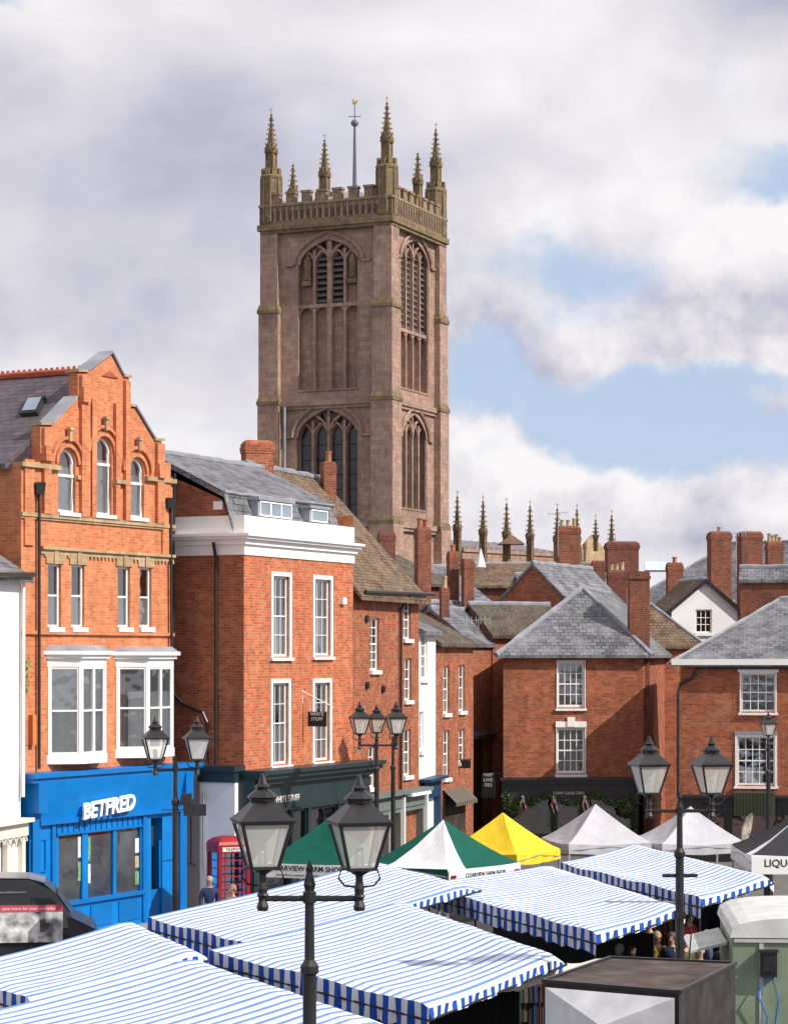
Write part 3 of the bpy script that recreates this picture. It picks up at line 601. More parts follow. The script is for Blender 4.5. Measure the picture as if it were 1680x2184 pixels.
q=f4.pix(978,1630); S1=f4.pt(q[0],q[1]); fh=Fr((S1.x,S1.y),((S1+f4.n).x,(S1+f4.n).y)); t=MB(); fh.box(t,.05,.45,q[1]-.15,q[1]+.15,-.02,.02); t.tube([S1+V((0,0,.18)),fh.pt(.5,q[1]+.18,0)],.015)
tag(t.build('hanging_sign',BLACKM),'tiny black hanging sign between the sash windows of the small brick house','sign')
f5=frp(1003,91,1076,96)
b5=block('low dark timbered house in shade at the end of the lane',f5,5,f5.pix(1040,1560)[1],Z(1485,93),TIMB,SLATE_P,wins=[(1040,1062,1590,1640,2,2,{'mat':TIMB})],ov=.3)
f6=frp(1006,98,1120,101)
b6=block('brick house with pale slate roof rising above the lane',f6,4.5,f6.pix(1060,1368)[1],f6.pix(1060,1368)[1]+1.6,BR_OLD,SLATE,ov=.2)
# ------------------------------------------------------------ two storey shop with pyramid roof
f7=frp(1073,90,1372,90.4)
DW=[(1188,1246,1410,1509),(1187,1247,1553,1650)]
root=thing('shop_building',f7.pt(f7.L/2,0),'two storey red brick shop with pyramid slate roof and black shopfront hung with garlands','building')
dr=[f7.rect(*a) for a in DW]; zE=f7.pix(1200,1397)[1]
bk=V((2.7,13,0)); a0=f7.pt(0,0); a1=f7.pt(f7.L,0)
m=MB(); zS=f7.pix(1200,1672)[1]
wallface(m,f7,[(0,zS-.3),(f7.L,zS-.3),(f7.L,zE),(0,zE)],[rc(*r) for r in dr])
for a,b in ((a1,a1+bk),(a1+bk,a0+bk),(a0+bk,a0)): m.poly([a,b,b+V((0,0,zE)),a+V((0,0,zE))])
m.build('wall',[BR_OLD,DARK],root)
t=MB(); E=V((0,0,zE)); ap=P(1242,1253,93.2); nrm=V((0,-.3,0)); ax=V((.3,0,0))
roof4(t,[a0+E+nrm-ax,a1+E+nrm+ax,a1+bk+E+ax,a0+bk+E-ax],ap,ap+bk*.75,th=.12); ro=t.build('roof',SLATE,root)
for p_,q_ in ((ap,ap+bk*.75),(ap,a0+E+nrm-ax),(ap,a1+E+nrm+ax)): one('ridge_tiles',LEAD,ro,lambda t:capline(t,p_,q_,.1))
for i,r in enumerate(dr): sash(f7,root,*r,cols=4,rows=4,fw=.08,bw=.03,head=((.05,.22,WHITE) if i==1 else None),sur=.03)
t=MB(); u0,u1,z0,z1_=dr[1]; c=(u0+u1)/2; f7.box(t,c-.15,c+.15,z1_+.05,z1_+.42,0,.12); t.build('keystone',WHITE,root)
t=MB(); c=V((X(1363,91),91.3,0)); t.box((c.x,c.y,5.5),(.78,.85,Z(1235,91)-5.5)); t.box((c.x,c.y,Z(1235,91)),(.86,.95,.12)); t.box((c.x,c.y,Z(1235,91)+.12),(.78,.85,.18)); t.build('chimney',BR_CH,root)
f8=f7.off(.35,-.1,-.25); L=f8.L; m=MB(); zc=f8.pix(1200,1664)[1]; zf_=f8.pix(1200,1700)[1]
hl=[rc(.3,1.9,.7,zf_-.1),rc(2.15,3.0,.05,zf_-.1),rc(3.25,L-.3,.7,zf_-.1)]
wallface(m,f8,[(0,0),(L,0),(L,zc),(0,zc)],hl,depth=.5); m.poly([f8.pt(0,0,-.35),f8.pt(0,0),f8.pt(0,zc),f8.pt(0,zc,-.35)])
m.poly([f8.pt(L,0),f8.pt(L,0,-.35),f8.pt(L,zc,-.35),f8.pt(L,zc)])
f8.box(m,-.1,L+.1,zc,zc+.1,-.35,.3); f8.box(m,0,L,zc-.15,zc,0,.15); f8.box(m,0,L,zf_-.08,zf_,0,.08)
for u in (.1,1.95,3.05,L-.25): f8.box(m,u,u+.14,0,zf_,0,.08)
sf=m.build('shopfront',[BLACK,WARMD],root)
for h in hl: t=MB(); t.poly([f8.pt(u,z,-.07) for u,z in h]); t.build('shop_glass',GLASS,sf)
u,z=f8.pix(1212,1691); text('shop_lettering','HARP LANE DELI',f8,u,z-.02,.02,.16,CREAM,root,ext=.005)
t=MB()
for k in range(1700):
    s_=random.random(); u=s_*L; ph=(s_*3)%1; z=zf_+.1-.35*math.sin(PI*ph)*1.0
    if k%4==0: u=random.choice([.2,2.0,3.1,L-.2])+random.gauss(0,.06); z=random.uniform(.9,zf_)
    c=f8.pt(u+random.gauss(0,.04),z+random.gauss(0,.07),.2+random.gauss(0,.05)); d=[V((random.gauss(0,1),random.gauss(0,1),random.gauss(0,1))).normalized()*.06 for _ in range(2)]
    t.poly([c,c+d[0],c+d[0]+d[1],c+d[1]])
tag(t.build('garland',LEAF),'swagged green garland hung across the black shopfront','garland')
for i,px in enumerate((1090,1330)):
    q=f8.pix(px,1722); c=f8.pt(q[0],q[1],.4); o=thing('hanging_basket',c,['hanging basket of greenery at the left end of the black shopfront','hanging basket of greenery at the right end of the black shopfront'][i],'plant','hanging baskets on the shopfront')
    t=MB(); t.lathe(c-V((0,0,.25)),[(.05,-.15),(.18,-.08),(.24,.08),(.24,.1)],10); t.tube([c,c+V((0,0,.45)),c+V((0,.3,.5))],.012); t.build('basket',TIMB,o)
    t=MB()
    for k in range(320):
        d=V((random.gauss(0,1),random.gauss(0,1),random.gauss(0,.8))); d=d.normalized()*random.uniform(.1,.34); e1=V((random.gauss(0,1),random.gauss(0,1),random.gauss(0,1))).normalized()*.06; e2=V((random.gauss(0,1),random.gauss(0,1),random.gauss(0,1))).normalized()*.06
        p=c+d-V((0,0,.1)); t.poly([p,p+e1,p+e1+e2,p+e2])
    t.build('foliage',LEAF,o)
RW=stripes('candy_stripe',(.75,.72,.68),(.5,.02,.02),.12,.5)
for i,px in enumerate((1112,1178,1244)):
    q=f8.pix(px,1700); t=MB(); c=f8.pt(q[0],q[1],.3)
    t.tube([c,c+V((-.08,0,-.3)),c+V((.02,0,-.6))],[.05,.04,.03],6); t.tube([c,c+V((.1,0,-.3)),c+V((.16,0,-.55))],[.05,.04,.03],6); t.lathe(c-V((0,0,.05)),[(.02,0),(.09,.05),(.02,.12)],8)
    tag(t.build('ribbon',RW),['first red and white ribbon from the left on the black shopfront','middle red and white ribbon on the black shopfront','last red and white ribbon towards the right on the black shopfront'][i],'decoration','ribbons on the garland')
q=P(1042,1678,89.2); o=thing('hanging_sign',q,'narrow black hanging sign with white lettering at the lane corner','sign')
fz=Fr((q.x-.28,89.3),(q.x+.28,89.1)); t=MB(); fz.box(t,0.02,.54,Z(1702,89.2),Z(1652,89.2),-.02,.02); t.tube([fz.pt(.3,Z(1650,89.2)),fz.pt(.95,Z(1650,89.2))],.02); t.build('sign_board',BLACKM,o)
text('lettering','HARP\nLANE\nDELI',fz,.28,Z(1664,89.2),.024,.19,WHITE,o,ext=.004,sx=.8)
# ------------------------------------------------------------ right brick building
f9=frp(1450,86,1790,85)
zE9=f9.pix(1560,1408)[1]
b9=block('red brick building at the right edge with hipped slate roof and white eaves board',f9,9,zE9,Z(1282,90),BR_OLD,SLATE,cat='building',name='brick_building',ridge='u',ins=(3.9,0),ov=.35,
 wins=[(1580,1653,1437,1518,4,4,{'sur':.05,'head':(.12,.1,WHITE)}),(1572,1652,1572,1675,5,4,{'sur':.08,'head':(.1,.12,LEAD),'curt':[(.1,.7,0,.35)]}),(1720,1780,1437,1518,4,4)])
t=MB(); f9.box(t,-.3,f9.L,zE9-.18,zE9+.04,-.0,.38); q=f9.side_left(9); q.box(t,0,q.L,zE9-.18,zE9+.04,0,.34); t.build('eaves_board',WHITE,b9)
t=MB(); t.tube([fpt(f9,1680,1424,.1),fpt(f9,1484,1424,.1),fpt(f9,1478,1445,.1),fpt(f9,1450,1458,.1),fpt(f9,1446,1480,.12),fpt(f9,1446,1700,.1)],.055); t.build('drainpipe',BLACK,b9)
fo=f9.off(.3); zt9=fo.pix(1500,1702)[1]; m=MB(); wallface(m,fo,[(0,0),(fo.L,0),(fo.L,zt9),(0,zt9)],[rc(.4,1.6,.6,zt9-.6),rc(1.9,3.9,.6,zt9-.6),rc(4.1,fo.L-.3,.6,zt9-.6)])
fo.box(m,-.1,fo.L,zt9,zt9+.1,-.3,.25); m.poly([fo.pt(0,0,-.3),fo.pt(0,0),fo.pt(0,zt9),fo.pt(0,zt9,-.3)])
sf=m.build('shopfront',[BLACK,WARMD],b9)
for a,b in ((.4,1.6),(1.9,3.9),(4.1,fo.L-.3)): t=MB(); t.poly([fo.pt(a,.6,-.06),fo.pt(b,.6,-.06),fo.pt(b,zt9-.6,-.06),fo.pt(a,zt9-.6,-.06)]); t.build('shop_glass',GLASS,sf)
t=MB(); u0,u1,z0,z1_=fo.rect(1566,1652,1690,1740,.3); fo.box(t,u0,u1,z0,z1_,0,.5)
for k in range(12): fo.box(t,u0+(u1-u0)*k/12,u0+(u1-u0)*k/12+.03,z0,z1_,.5,.53)
t.build('balcony_panel',plain('olive_paint',(.05,.06,.03)),b9)
# ------------------------------------------------------------ background houses
h1=block('grey slate roofed house behind the narrow street with a tall twin chimney',frp(900,104,1055,106),8,Z(1292,104),Z(1209,108),BR_DK,SLATE)
chimney(h1,950,981,1176,101,8.5,BR_CH,1); chimney(h1,981,1013,1192,100.5,8.5,BR_CH,0)
h2=block('brick gable house with pale slate roof to the right of the twin chimneys',frp(1058,99,1214,97.6),7,Z(1288,99),Z(1205,98.5),BR_OLD,SLATE,ridge='d',ov=.14)
h4=block('low house with dark tiled roof in front of the brick gable',frp(1050,93.6,1215,95),4,Z(1352,94),Z(1292,96),BR_OLD,TILE_D)
h3=block('brick outhouse with grey slate lean roof beside the lane',frp(1004,91.5,1112,97),3.4,Z(1372,94),Z(1303,94.5),BR_OLD,SLATE,ov=.15)
h5=block('long slate roofed house with a bright roof window at the back right',frp(1330,125,1650,120),10,Z(1290,122),Z(1160,126),BR_DK,SLATE,ins=(4,0))
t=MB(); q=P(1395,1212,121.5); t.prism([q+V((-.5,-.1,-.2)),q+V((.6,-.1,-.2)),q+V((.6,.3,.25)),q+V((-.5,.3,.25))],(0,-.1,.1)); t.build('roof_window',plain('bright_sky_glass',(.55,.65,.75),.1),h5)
chimney(h5,1285,1366,1155,121,9,BR_DK,0,rz=.1,dep=.5); chimney(h5,1505,1562,1134,114,9.5,BR_CH,1,POTB,rz=.15); chimney(h5,1568,1628,1134,119,9,BR_CH,0,POTB,rz=.2); chimney(h5,1630,1672,1155,117,9,BR_CH,4,POTB,rz=.1)
h6=block('white rendered gable house with black bargeboards',frp(1432,102,1572,102.4),4,Z(1300,102),Z(1238,102),OFFW,TILE,ridge='d',wins=[(1483,1518,1300,1350,3,3)],ov=.3)
f=frp(1432,102,1572,102.4)
for a,b in (((-.3),(f.L/2)),((f.L+.3),(f.L/2))):
    t=MB(); za=Z(1300,102)-.18; zb_=Z(1238,102)+.02; t.prism([f.pt(a,za-.12,.16),f.pt(b,zb_-.12,.16),f.pt(b,zb_+.08,.16),f.pt(a,za+.08,.16)],f.n*.05); t.build('bargeboard',BLACK,h6)
h7=block('plain brick house wall at the far right below the chimney pots',frp(1578,99,1745,98.4),1.4,Z(1236,98),Z(1212,99),BR_CH,SLATE,ov=.1)
h9=block('house with mottled brown tiled roof behind the pyramid roofed shop',frp(1300,99,1492,99.4),2.6,Z(1372,99),Z(1290,99),BR_OLD,TILE,ridge='d',ins=(1.2,0))
chimney(h9,1418,1458,1200,112,8,BR_CH,1,POT,rz=.1)
h10=block('stone tiled house directly behind the pyramid roof',frp(1250,108,1390,109),7,Z(1300,108),Z(1250,110),BR_OLD,TILE)
chimney(h10,1291,1338,1216,107,8,BR_DK,3,POTB,rz=.05); chimney(h10,1258,1292,1196,110,8,BR_DK,0,rz=.1)
h11=block('slate roofed house below the church pinnacles',frp(1130,114,1335,114.5),8,Z(1290,112),Z(1228,118),BR_OLD,SLATE)
chimney(h11,1182,1240,1122,118,9,BR_CH,3,POTB,rz=.15)
h12=block('far brick house at the foot of the tower',frp(760,100,960,104),7,Z(1240,100),Z(1180,104),BR_DK,TILE_D)
chimney(h12,802,846,1134,103,9,BR_DK,0,POT,rz=.2)
h13=block('distant slate roofed row at the far right',frp(1560,135,1790,134),8,Z(1250,135),Z(1180,139),BR_OLD,SLATE)
h14=block('low distant brick row behind the slate roofs',frp(1000,128,1330,128),8,Z(1250,128),Z(1205,132),BR_DK,TILE)
def aerial(px,py,D,label):
    t=MB(); p=P(px,py,D); t.tube([p-V((0,0,2.2)),p],.025,4); t.tube([p+V((-.5,0,-.1)),p+V((.5,0,.0))],.02,4)
    for k in range(6): c=p+V((-.45+k*.18,0,-.07)); t.tube([c-V((0,.2,.15)),c+V((0,.2,.15))],.012,4)
    tag(t.build('television_aerial',STEEL),label,'aerial','aerials on the roofs')
aerial(1190,1092,116,'aerial above the pot chimney near the church pinnacles'); aerial(1570,1135,116,'thin aerial between the two pot chimneys at right'); aerial(1020,1320,93,'small aerial on the slate lean roof by the lane')
# ------------------------------------------------------------ church tower
TD=138.
TC=V((X(835,TD),TD,0)); ang=R(23.3); w=8.68
ul=V((math.cos(ang),-math.sin(ang),0)); ur=V((math.sin(ang),math.cos(ang),0))
A0=TC-ul*w; C0=TC+ur*w; D0=A0+ur*w; cen=(TC+D0)/2
fL=Fr((A0.x,A0.y),(TC.x,TC.y)); fR=Fr((TC.x,TC.y),(C0.x,C0.y)); fBk=Fr((C0.x,C0.y),(D0.x,D0.y)); fLf=Fr((D0.x,D0.y),(A0.x,A0.y))
T=thing('church_tower',TC,'tall square sandstone church tower with crocketed pinnacles and pointed belfry windows','tower')
zPs=Z(458,TD); zPt=Z(412,TD); z638=Z(645,TD); z845=Z(845,TD); z1110=Z(1110,TD)
ins=.35
m=MB(); op=[]
def towerface(fr,px):
    holes=[]
    if px:
        for (a,b,qa,qs,qb) in px:
            u0=fr.U(a,-ins); u1=fr.U(b,-ins); z0=fr.pix((a+b)/2,qb,-ins)[1]; zs=fr.pix((a+b)/2,qs,-ins)[1]; zt=fr.pix((a+b)/2,qa,-ins)[1]
            holes.append(arch(u0,u1,z0,zs,zt)); op.append((fr,u0,u1,z0,zs,zt))
    wallface(m,fr,[(ins,0),(fr.L-ins,0),(fr.L-ins,zPs),(ins,zPs)],holes,depth=.5,o=-ins,mi=0,back=1)
towerface(fL,[(636,766,505,560,832),(632,766,868,930,1130)])
towerface(fR,[(855,914,508,560,835),(857,910,880,935,1088)])
towerface(fBk,None); towerface(fLf,None)
m.build('wall',[STONE,STONE],T)
for cx in (TC,A0,C0,D0):
    t=MB(); din=(cen-cx).normalized()
    for (z0,zz,s,push) in ((0,z1110,1.55,.16),(z1110,z845,1.4,.08),(z845,z638,1.3,.04),(z638,zPs,1.15,-.02)):
        c=cx+din*(s/2*1.414-push*1.414*1.2); t.box((c.x,c.y,z0),(s,s,zz-z0),-ang)
    t.build('corner_buttress',STONE,T)
    for z,s,e in ((z638,1.42,.12),(z845,1.52,.15),(z1110,1.7,.2)):
        c=cx+din*(s/2*1.414-e*1.414); t=MB(); t.box((c.x,c.y,z-.18),(s,s,.2),-ang); t.box((c.x,c.y,z+.02),(s,s,.33),-ang,top=.86); t.build('buttress_offset',LICHEN,T)
for fr in (fL,fR,fBk,fLf):
    for z,h,o in ((zPs,.35,.12),(z845,.3,-.1),(z1110,.3,-.05)):
        t=MB(); fr.box(t,-.0 if o<0 else -.1,fr.L+(0 if o<0 else .1),z-h,z,-ins-.3,o); fr.box(t,.1,fr.L-.1,z-h-.2,z-h,-ins-.3,o-.1); t.build('string_course',LICHEN if z==zPs else STONE,T)
LOUV=plain('louvre_board',(.14,.12,.105),.9,.2,3)
LEADG=plain('leaded_glass',(.025,.028,.035),.25,.6,5,spec=.6)
for k,(fr,u0,u1,z0,zs,zt) in enumerate(op):
    bel=k in (0,2); wd=MB(); W_=u1-u0; narrow=fr is fR
    nl=4
    hm=arch(u0-.25,u1+.25,z0,zs,zt+.35)[1:]
    wd.tube([fr.pt(u,z,-ins+.08) for u,z in hm][1:],.11,5)
    wd.tube([fr.pt(u1+.25,zs,-ins+.08),fr.pt(u1+.8,zs,-ins+.08)],.1,5); wd.tube([fr.pt(u0-.8,zs,-ins+.08),fr.pt(u0-.25,zs,-ins+.08)],.1,5)
    zm=fr.pix(700,650,-ins)[1] if bel else z0
    for j in range(1,nl):
        c=u0+W_*j/nl; zz=zs+(zt-zs)*(.95 if j==2 else .55); ww_=.15 if (bel and j==2 and not narrow) else .08; fr.box(wd,c-ww_,c+ww_,z0,zz,-ins-.5,-ins-.12)
    fr.box(wd,u0,u1,z0-.1,z0+.08,-ins-.5,-ins)
    for j in range(nl):
        a=u0+W_*j/nl; b=a+W_/nl; zh_=zs-.1
        ar=arch(a,b,zh_-.5,zh_,zh_+.9)[2:]; wd.tube([fr.pt(u,z,-ins-.2) for u,z in ar],.07,4)
        if bel:
            ar=arch(a,b,zm-.5,zm-.5,zm)[2:]; wd.tube([fr.pt(u,z,-ins-.2) for u,z in ar],.07,4)
    for a,b in ((u0,(u0+u1)/2),((u0+u1)/2,u1)):
        ar=arch(a,b,zs,zs+.1,zs+(zt-zs)*.78)[2:]; wd.tube([fr.pt(u,z,-ins-.15) for u,z in ar],.09,4)
    wd.tube([fr.pt(u,z,-ins-.03) for u,z in arch(u0+.06,u1-.06,z0,zs,zt-.06)[1:]],.09,4)
    if bel: fr.box(wd,u0,u1,zm-.1,zm+.12,-ins-.5,-ins-.1)
    o=wd.build('belfry_window' if bel else 'tower_window',STONE,T)
    for j in range(nl):
        if bel and not narrow and j in (0,3): continue
        sl=MB()
        a=u0+W_*j/nl+.1; b=u0+W_*(j+1)/nl-.1; zb_=zm+.12 if bel else z0+.1
        zh_=zs-.1
        lm=MB(); lm.poly([fr.pt(u,z,-ins-.49) for u,z in arch(a,b,zb_,zh_,zh_+.8 )]); lm.build('dark_light',BLACKM if bel else LEADG,o)
        if bel:
            z=zb_+.1
            while z<zh_+.4:
                sl.hexa([fr.pt(a,z,-ins-.25),fr.pt(b,z,-ins-.25),fr.pt(b,z+.18,-ins-.47),fr.pt(a,z+.18,-ins-.47)],[fr.pt(a,z+.05,-ins-.25),fr.pt(b,z+.05,-ins-.25),fr.pt(b,z+.23,-ins-.47),fr.pt(a,z+.23,-ins-.47)]); z+=.36
        else:
            z=z0+.6
            while z<zh_: fr.box(sl,a,b,z,z+.05,-ins-.48,-ins-.44); z+=.9
        sl.build('louvres' if bel else 'glazing_bars',LOUV if bel else BLACKM,o)
    for s_ in (-1,1):
        c=(u0+u1)/2+s_*W_*.14; lm=MB(); lm.poly([fr.pt(c-.22,zs+1.0,-ins-.49),fr.pt(c,zs+.75,-ins-.49),fr.pt(c+.22,zs+1.0,-ins-.49),fr.pt(c,zs+1.5,-ins-.49)]); lm.build('tracery_light',BLACKM,o)
    if bel and not narrow:
        for j in (0,3):
            a=u0+W_*(j+.5)/4; st=MB(); c=fr.pt(a,zm+1.6,-ins-.28); st.box(c-V((0,0,.35)),(.6,.45,.3),-ang); st.lathe(c,[(.26,0),(.22,.5),(.28,1.0),(.2,1.35),(.1,1.42),(.16,1.55),(.15,1.75),(.02,1.85)],8); st.lathe(c+V((0,0,2.1)),[(.35,0),(.28,.3),(.05,.9)],6)
            st.build('carved_figure',LICHEN,T)
PARA=bricky('parapet_stone',(.33,.235,.17),(.22,.16,.115),(.15,.11,.085),bw=.5,rh=.3,mo=.012,stain=(.27,.2,.08),stf=.5,sscale=1.2,tint2=(.11,.085,.065),t2f=.5)
for fr in (fL,fR,fBk,fLf):
    t=MB()
    fr.box(t,0,fr.L,zPs,zPt-.2,-.35,0)
    fr.box(t,0,fr.L,zPt-.2,zPt-.05,-.4,.07)
    n=7
    for k in range(n):
        a=.75+(fr.L-1.5)*k/n; b=a+(fr.L-1.5)/n*.56
        fr.box(t,a,b,zPt-.05,zPt+.5,-.35,0); fr.box(t,a-.05,b+.05,zPt+.5,zPt+.64,-.4,.06)
    k=.6
    while k<fr.L-.5:
        fr.box(t,k,k+.08,zPs+.15,zPt-.2,0,.06); t.tube([fr.pt(u,z,.03) for u,z in arch(k+.045,k+.445,0,zPt-.55,zPt-.25)[2:]],.035,4); k+=.4
    t.build('parapet',PARA,T)
AR=plain('painted_arcade_shade',(.1,.075,.06),.9,.4,3)  # flat dark patches that paint shade between the parapet ribs
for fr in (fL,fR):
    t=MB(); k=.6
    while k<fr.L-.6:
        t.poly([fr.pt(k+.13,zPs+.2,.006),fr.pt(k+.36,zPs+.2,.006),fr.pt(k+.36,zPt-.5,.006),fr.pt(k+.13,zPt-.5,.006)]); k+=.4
    t.build('arcade_shade_patches',AR,T)
def pinnacle(par,c,zb,r,hs,hp,turret=True,cross=True,name='pinnacle'):
    t=MB(); c=V((c[0],c[1],0)); z=zb; rt=.62
    if turret:
        t.lathe(c,[(rt,z),(rt*.98,z+2.75)],8,rot=-ang+PI/8)
        t.lathe(c,[(rt*1.05,z+2.75),(rt*1.1,z+2.88),(rt*1.0,z+2.98)],8,rot=-ang+PI/8)
        for k in range(8):
            a=-ang+PI/8+PI/8+k*PI/4; q=c+V((math.cos(a),math.sin(a),0))*rt*.84; t.box((q.x,q.y,z+2.93),(rt*.25,rt*.45,.42),a)
            q=c+V((math.cos(a-PI/8),math.sin(a-PI/8),0))*rt*.97; t.box((q.x,q.y,z+.1),(.12,.12,2.65),a)
        z+=2.93
    t.box((c.x,c.y,z),(r*1.5,r*1.5,hs),-ang)
    for sx in (-1,1):
        for sy in (-1,1):
            q=c+ul*(sx*r*.78)+ur*(sy*r*.78); t.box((q.x,q.y,z),(r*.32,r*.32,hs+.1),-ang)
    t.box((c.x,c.y,z+hs),(r*2.2,r*2.2,.1),-ang)
    z+=hs+.1
    for s_ in (-1,1):
        for d,e in ((ul,ur),(ur,ul)):
            q=c+d*(s_*r*1.0)+V((0,0,z)); t.prism([q-e*r*.7,q+e*r*.7,q+V((0,0,r*1.7))],d*(s_*.06))
    t.lathe(c,[(r*1.1,z),(.04,z+hp)],4,rot=-ang+PI/4)
    nk=max(4,int(hp/.27))
    for k in range(nk):
        f=(k+.4)/nk; rr=(r*1.1)*(1-f)+.04
        for j in range(4):
            a=-ang+PI/4+j*PI/2; q=c+V((math.cos(a),math.sin(a),0))*(rr+.04)+V((0,0,z+hp*f)); t.box(q,(.15*(1-f*.4),.1,.1),a,top=.5)
    t.lathe(c,[(.03,z+hp-.12),(.11,z+hp-.02),(.03,z+hp+.06),(.09,z+hp+.14),(.02,z+hp+.26)],6)
    if cross:
        t.tube([c+V((0,0,z+hp)),c+V((0,0,z+hp+.62))],.022,4); t.tube([c+V((-.11,0,z+hp+.48)),c+V((.11,0,z+hp+.48))],.018,4)
    return t.build(name,LICHEN,par)
for cx in (TC,A0,C0,D0):
    din=(cen-cx).normalized(); c=cx+din*.75
    pinnacle(T,c,zPs+.1,.29,1.4,2.05)
for a,b in ((TC,C0),(A0,D0)):
    c=(a+b)/2; c=c+(cen-c).normalized()*.15; pinnacle(T,c,zPs+.3,.24,2.3,1.6,turret=False,cross=False)
t=MB(); c=V((cen.x,cen.y,0)); zr_=zPt-.3
t.lathe(c,[(5.2,zr_-.3),(.3,zr_+1.6)],4,rot=-ang+PI/4); t.build('roof',LEAD,T)
t=MB(); zv=Z(225,143.5); zb_=Z(262,143.5)
t.tube([c+V((0,0,zr_+1)),c+V((0,0,zb_))],[.16,.07],8); t.lathe(c,[(.02,zb_-.2),(.2,zb_-.08),(.24,zb_+.05),(.2,zb_+.18),(.02,zb_+.3)],10); t.tube([c+V((0,0,zb_)),c+V((0,0,zv+.2))],.035,6)
t.tube([c+V((-.4,0,zb_+.45)),c+V((.4,0,zb_+.45))],.03,4); t.tube([c+V((0,-.4,zb_+.45)),c+V((0,.4,zb_+.45))],.03,4); t.build('weathervane_pole',plain('verdigris',(.12,.14,.17),.5),T)
t=MB(); q=c+V((0,0,zv+.1)); t.prism([q+V(p) for p in ((-.16,0,.1),(0,0,0),(.14,0,.1),(.22,0,.3),(.12,0,.28),(.0,0,.22),(-.06,0,.34),(-.15,0,.38),(-.13,0,.2))],(0,.05,0)); t.build('weathercock',plain('gilt',(.6,.4,.08),.3,metal=.8),T)
t=MB(); t.tube([fpt(fL,607,868,.02),fpt(fL,607,1030,.02)],.09); t.build('drainpipe',LEAD,T)
fc=frp(915,150,1290,165)
ch=thing('church_nave',fc.pt(5,0),'low sandstone church body with parapet running right from the tower','church')
t=MB(); zt_=Z(1180,155); fc.box(t,0,fc.L,0,zt_,-8,0); fc.box(t,0,fc.L,zt_,zt_+.3,-8.1,.1); t.build('wall',STONE,ch)
t=MB(); g2=frp(1236,158,1290,160); t.prism([g2.pt(0,0),g2.pt(g2.L,0),g2.pt(g2.L,Z(1170,158)),g2.pt(g2.L/2,Z(1138,158)),g2.pt(0,Z(1170,158))],V((0,2,0))); t.build('gable',BUFF,ch)
t=MB(); ua,ub=fc.U(928),fc.U(1180)
t.poly([fc.pt(ua,zt_+.25,.12),fc.pt(ub,zt_+.25,.12),fc.pt(ub,zt_+1.0,-4),fc.pt(ua,zt_+1.0,-4)])
for k in range(16): u=ua+(ub-ua)*k/15; t.tube([fc.pt(u,zt_+.3,.12),fc.pt(u,zt_+1.05,-4)],.07,4)
t.tube([fc.pt(ua,zt_+1.05,-4),fc.pt(ub,zt_+1.05,-4)],.12,4)
t.build('roof',plain('pale_lead',(.48,.46,.49),.5,.2,2),ch)
t=MB(); t.prism([P(1062,1160,150),P(1120,1160,150),P(1091,1140,150)],(0,2,0)); t.build('gable',STONE,ch)
for i,(px,py) in enumerate([(975,1058),(1030,1068),(1080,1073),(1130,1078),(1188,1084),(1230,1086),(1304,1098)]):
    D=148+i*1.5; zt0=Z(py,D); pinnacle(ch,(X(px,D),D),zt0-3.9,.21,1.7,1.85,turret=False,cross=True)
pinnacle(ch,(X(1270,158),158),Z(1106,158)-2.2,.14,.8,1.0,turret=False)
t=MB(); t.lathe(V((X(1025,125),125,0)),[(.28,Z(1210,125)),(.02,Z(1170,125))],6); tag(t.build('spirelet',WHITE),'tiny pale pointed spirelet poking up beside the twin chimneys','spire')
# ------------------------------------------------------------ lamps
def lantern(par,c,s,rot=PI/4+.25):
    r=s/2*1.25; h=s*.74
    fr=MB()
    for k in range(4):
        a=rot+k*PI/2; d=V((math.cos(a),math.sin(a),0)); fr.tube([c+d*r*.5,c+d*r*.92+V((0,0,h))],.03*s,4)
        b=rot+(k+1)*PI/2; d2=V((math.cos(b),math.sin(b),0)); fr.tube([c+d*r*.92+V((0,0,h)),c+d2*r*.92+V((0,0,h))],.035*s,4); fr.tube([c+d*r*.5,c+d2*r*.5],.035*s,4)
    L_=fr.build('lantern',BLACK,par)
    g=MB()
    for k in range(4):
        a=rot+k*PI/2; b=a+PI/2; d=V((math.cos(a),math.sin(a),0)); d2=V((math.cos(b),math.sin(b),0))
        g.poly([c+d*r*.49,c+d2*r*.49,c+d2*r*.9+V((0,0,h)),c+d*r*.9+V((0,0,h))])
    g.build('lantern_glass',FROST,L_)
    t=MB(); z=h
    t.lathe(c,[(r*1.02,z),(r*1.05,z+.04*s),(r*.9,z+.09*s),(r*.62,z+.22*s),(r*.36,z+.34*s)],4,rot)
    t.lathe(c,[(r*.34,z+.33*s),(r*.36,z+.39*s),(r*.42,z+.41*s),(r*.3,z+.48*s),(r*.14,z+.55*s),(r*.2,z+.58*s),(r*.12,z+.63*s),(r*.04,z+.79*s)],10)
    t.build('lantern_roof',BLACK,L_)
    b=MB(); b.lathe(c,[(.08*s,.02),(.08*s,.25*s),(.05*s,.3*s),(.1*s,.34*s)],8); b.build('burner',STEEL,L_)
    t=MB(); t.lathe(c,[(.07*s,-.5*s),(.1*s,-.46*s),(.06*s,-.4*s),(.06*s,-.12*s),(.22*s,-.02*s),(.25*s,.01)],10)
    for sg in (-1,1):
        t.tube([c+V((sg*.08*s,0,-.3*s)),c+V((sg*.24*s,0,-.28*s)),c+V((sg*.34*s,0,-.16*s)),c+V((sg*.3*s,0,-.03*s)),c+V((sg*.22*s,0,.0))],.018*s,5)
    t.build('lantern_bracket',BLACK,L_)
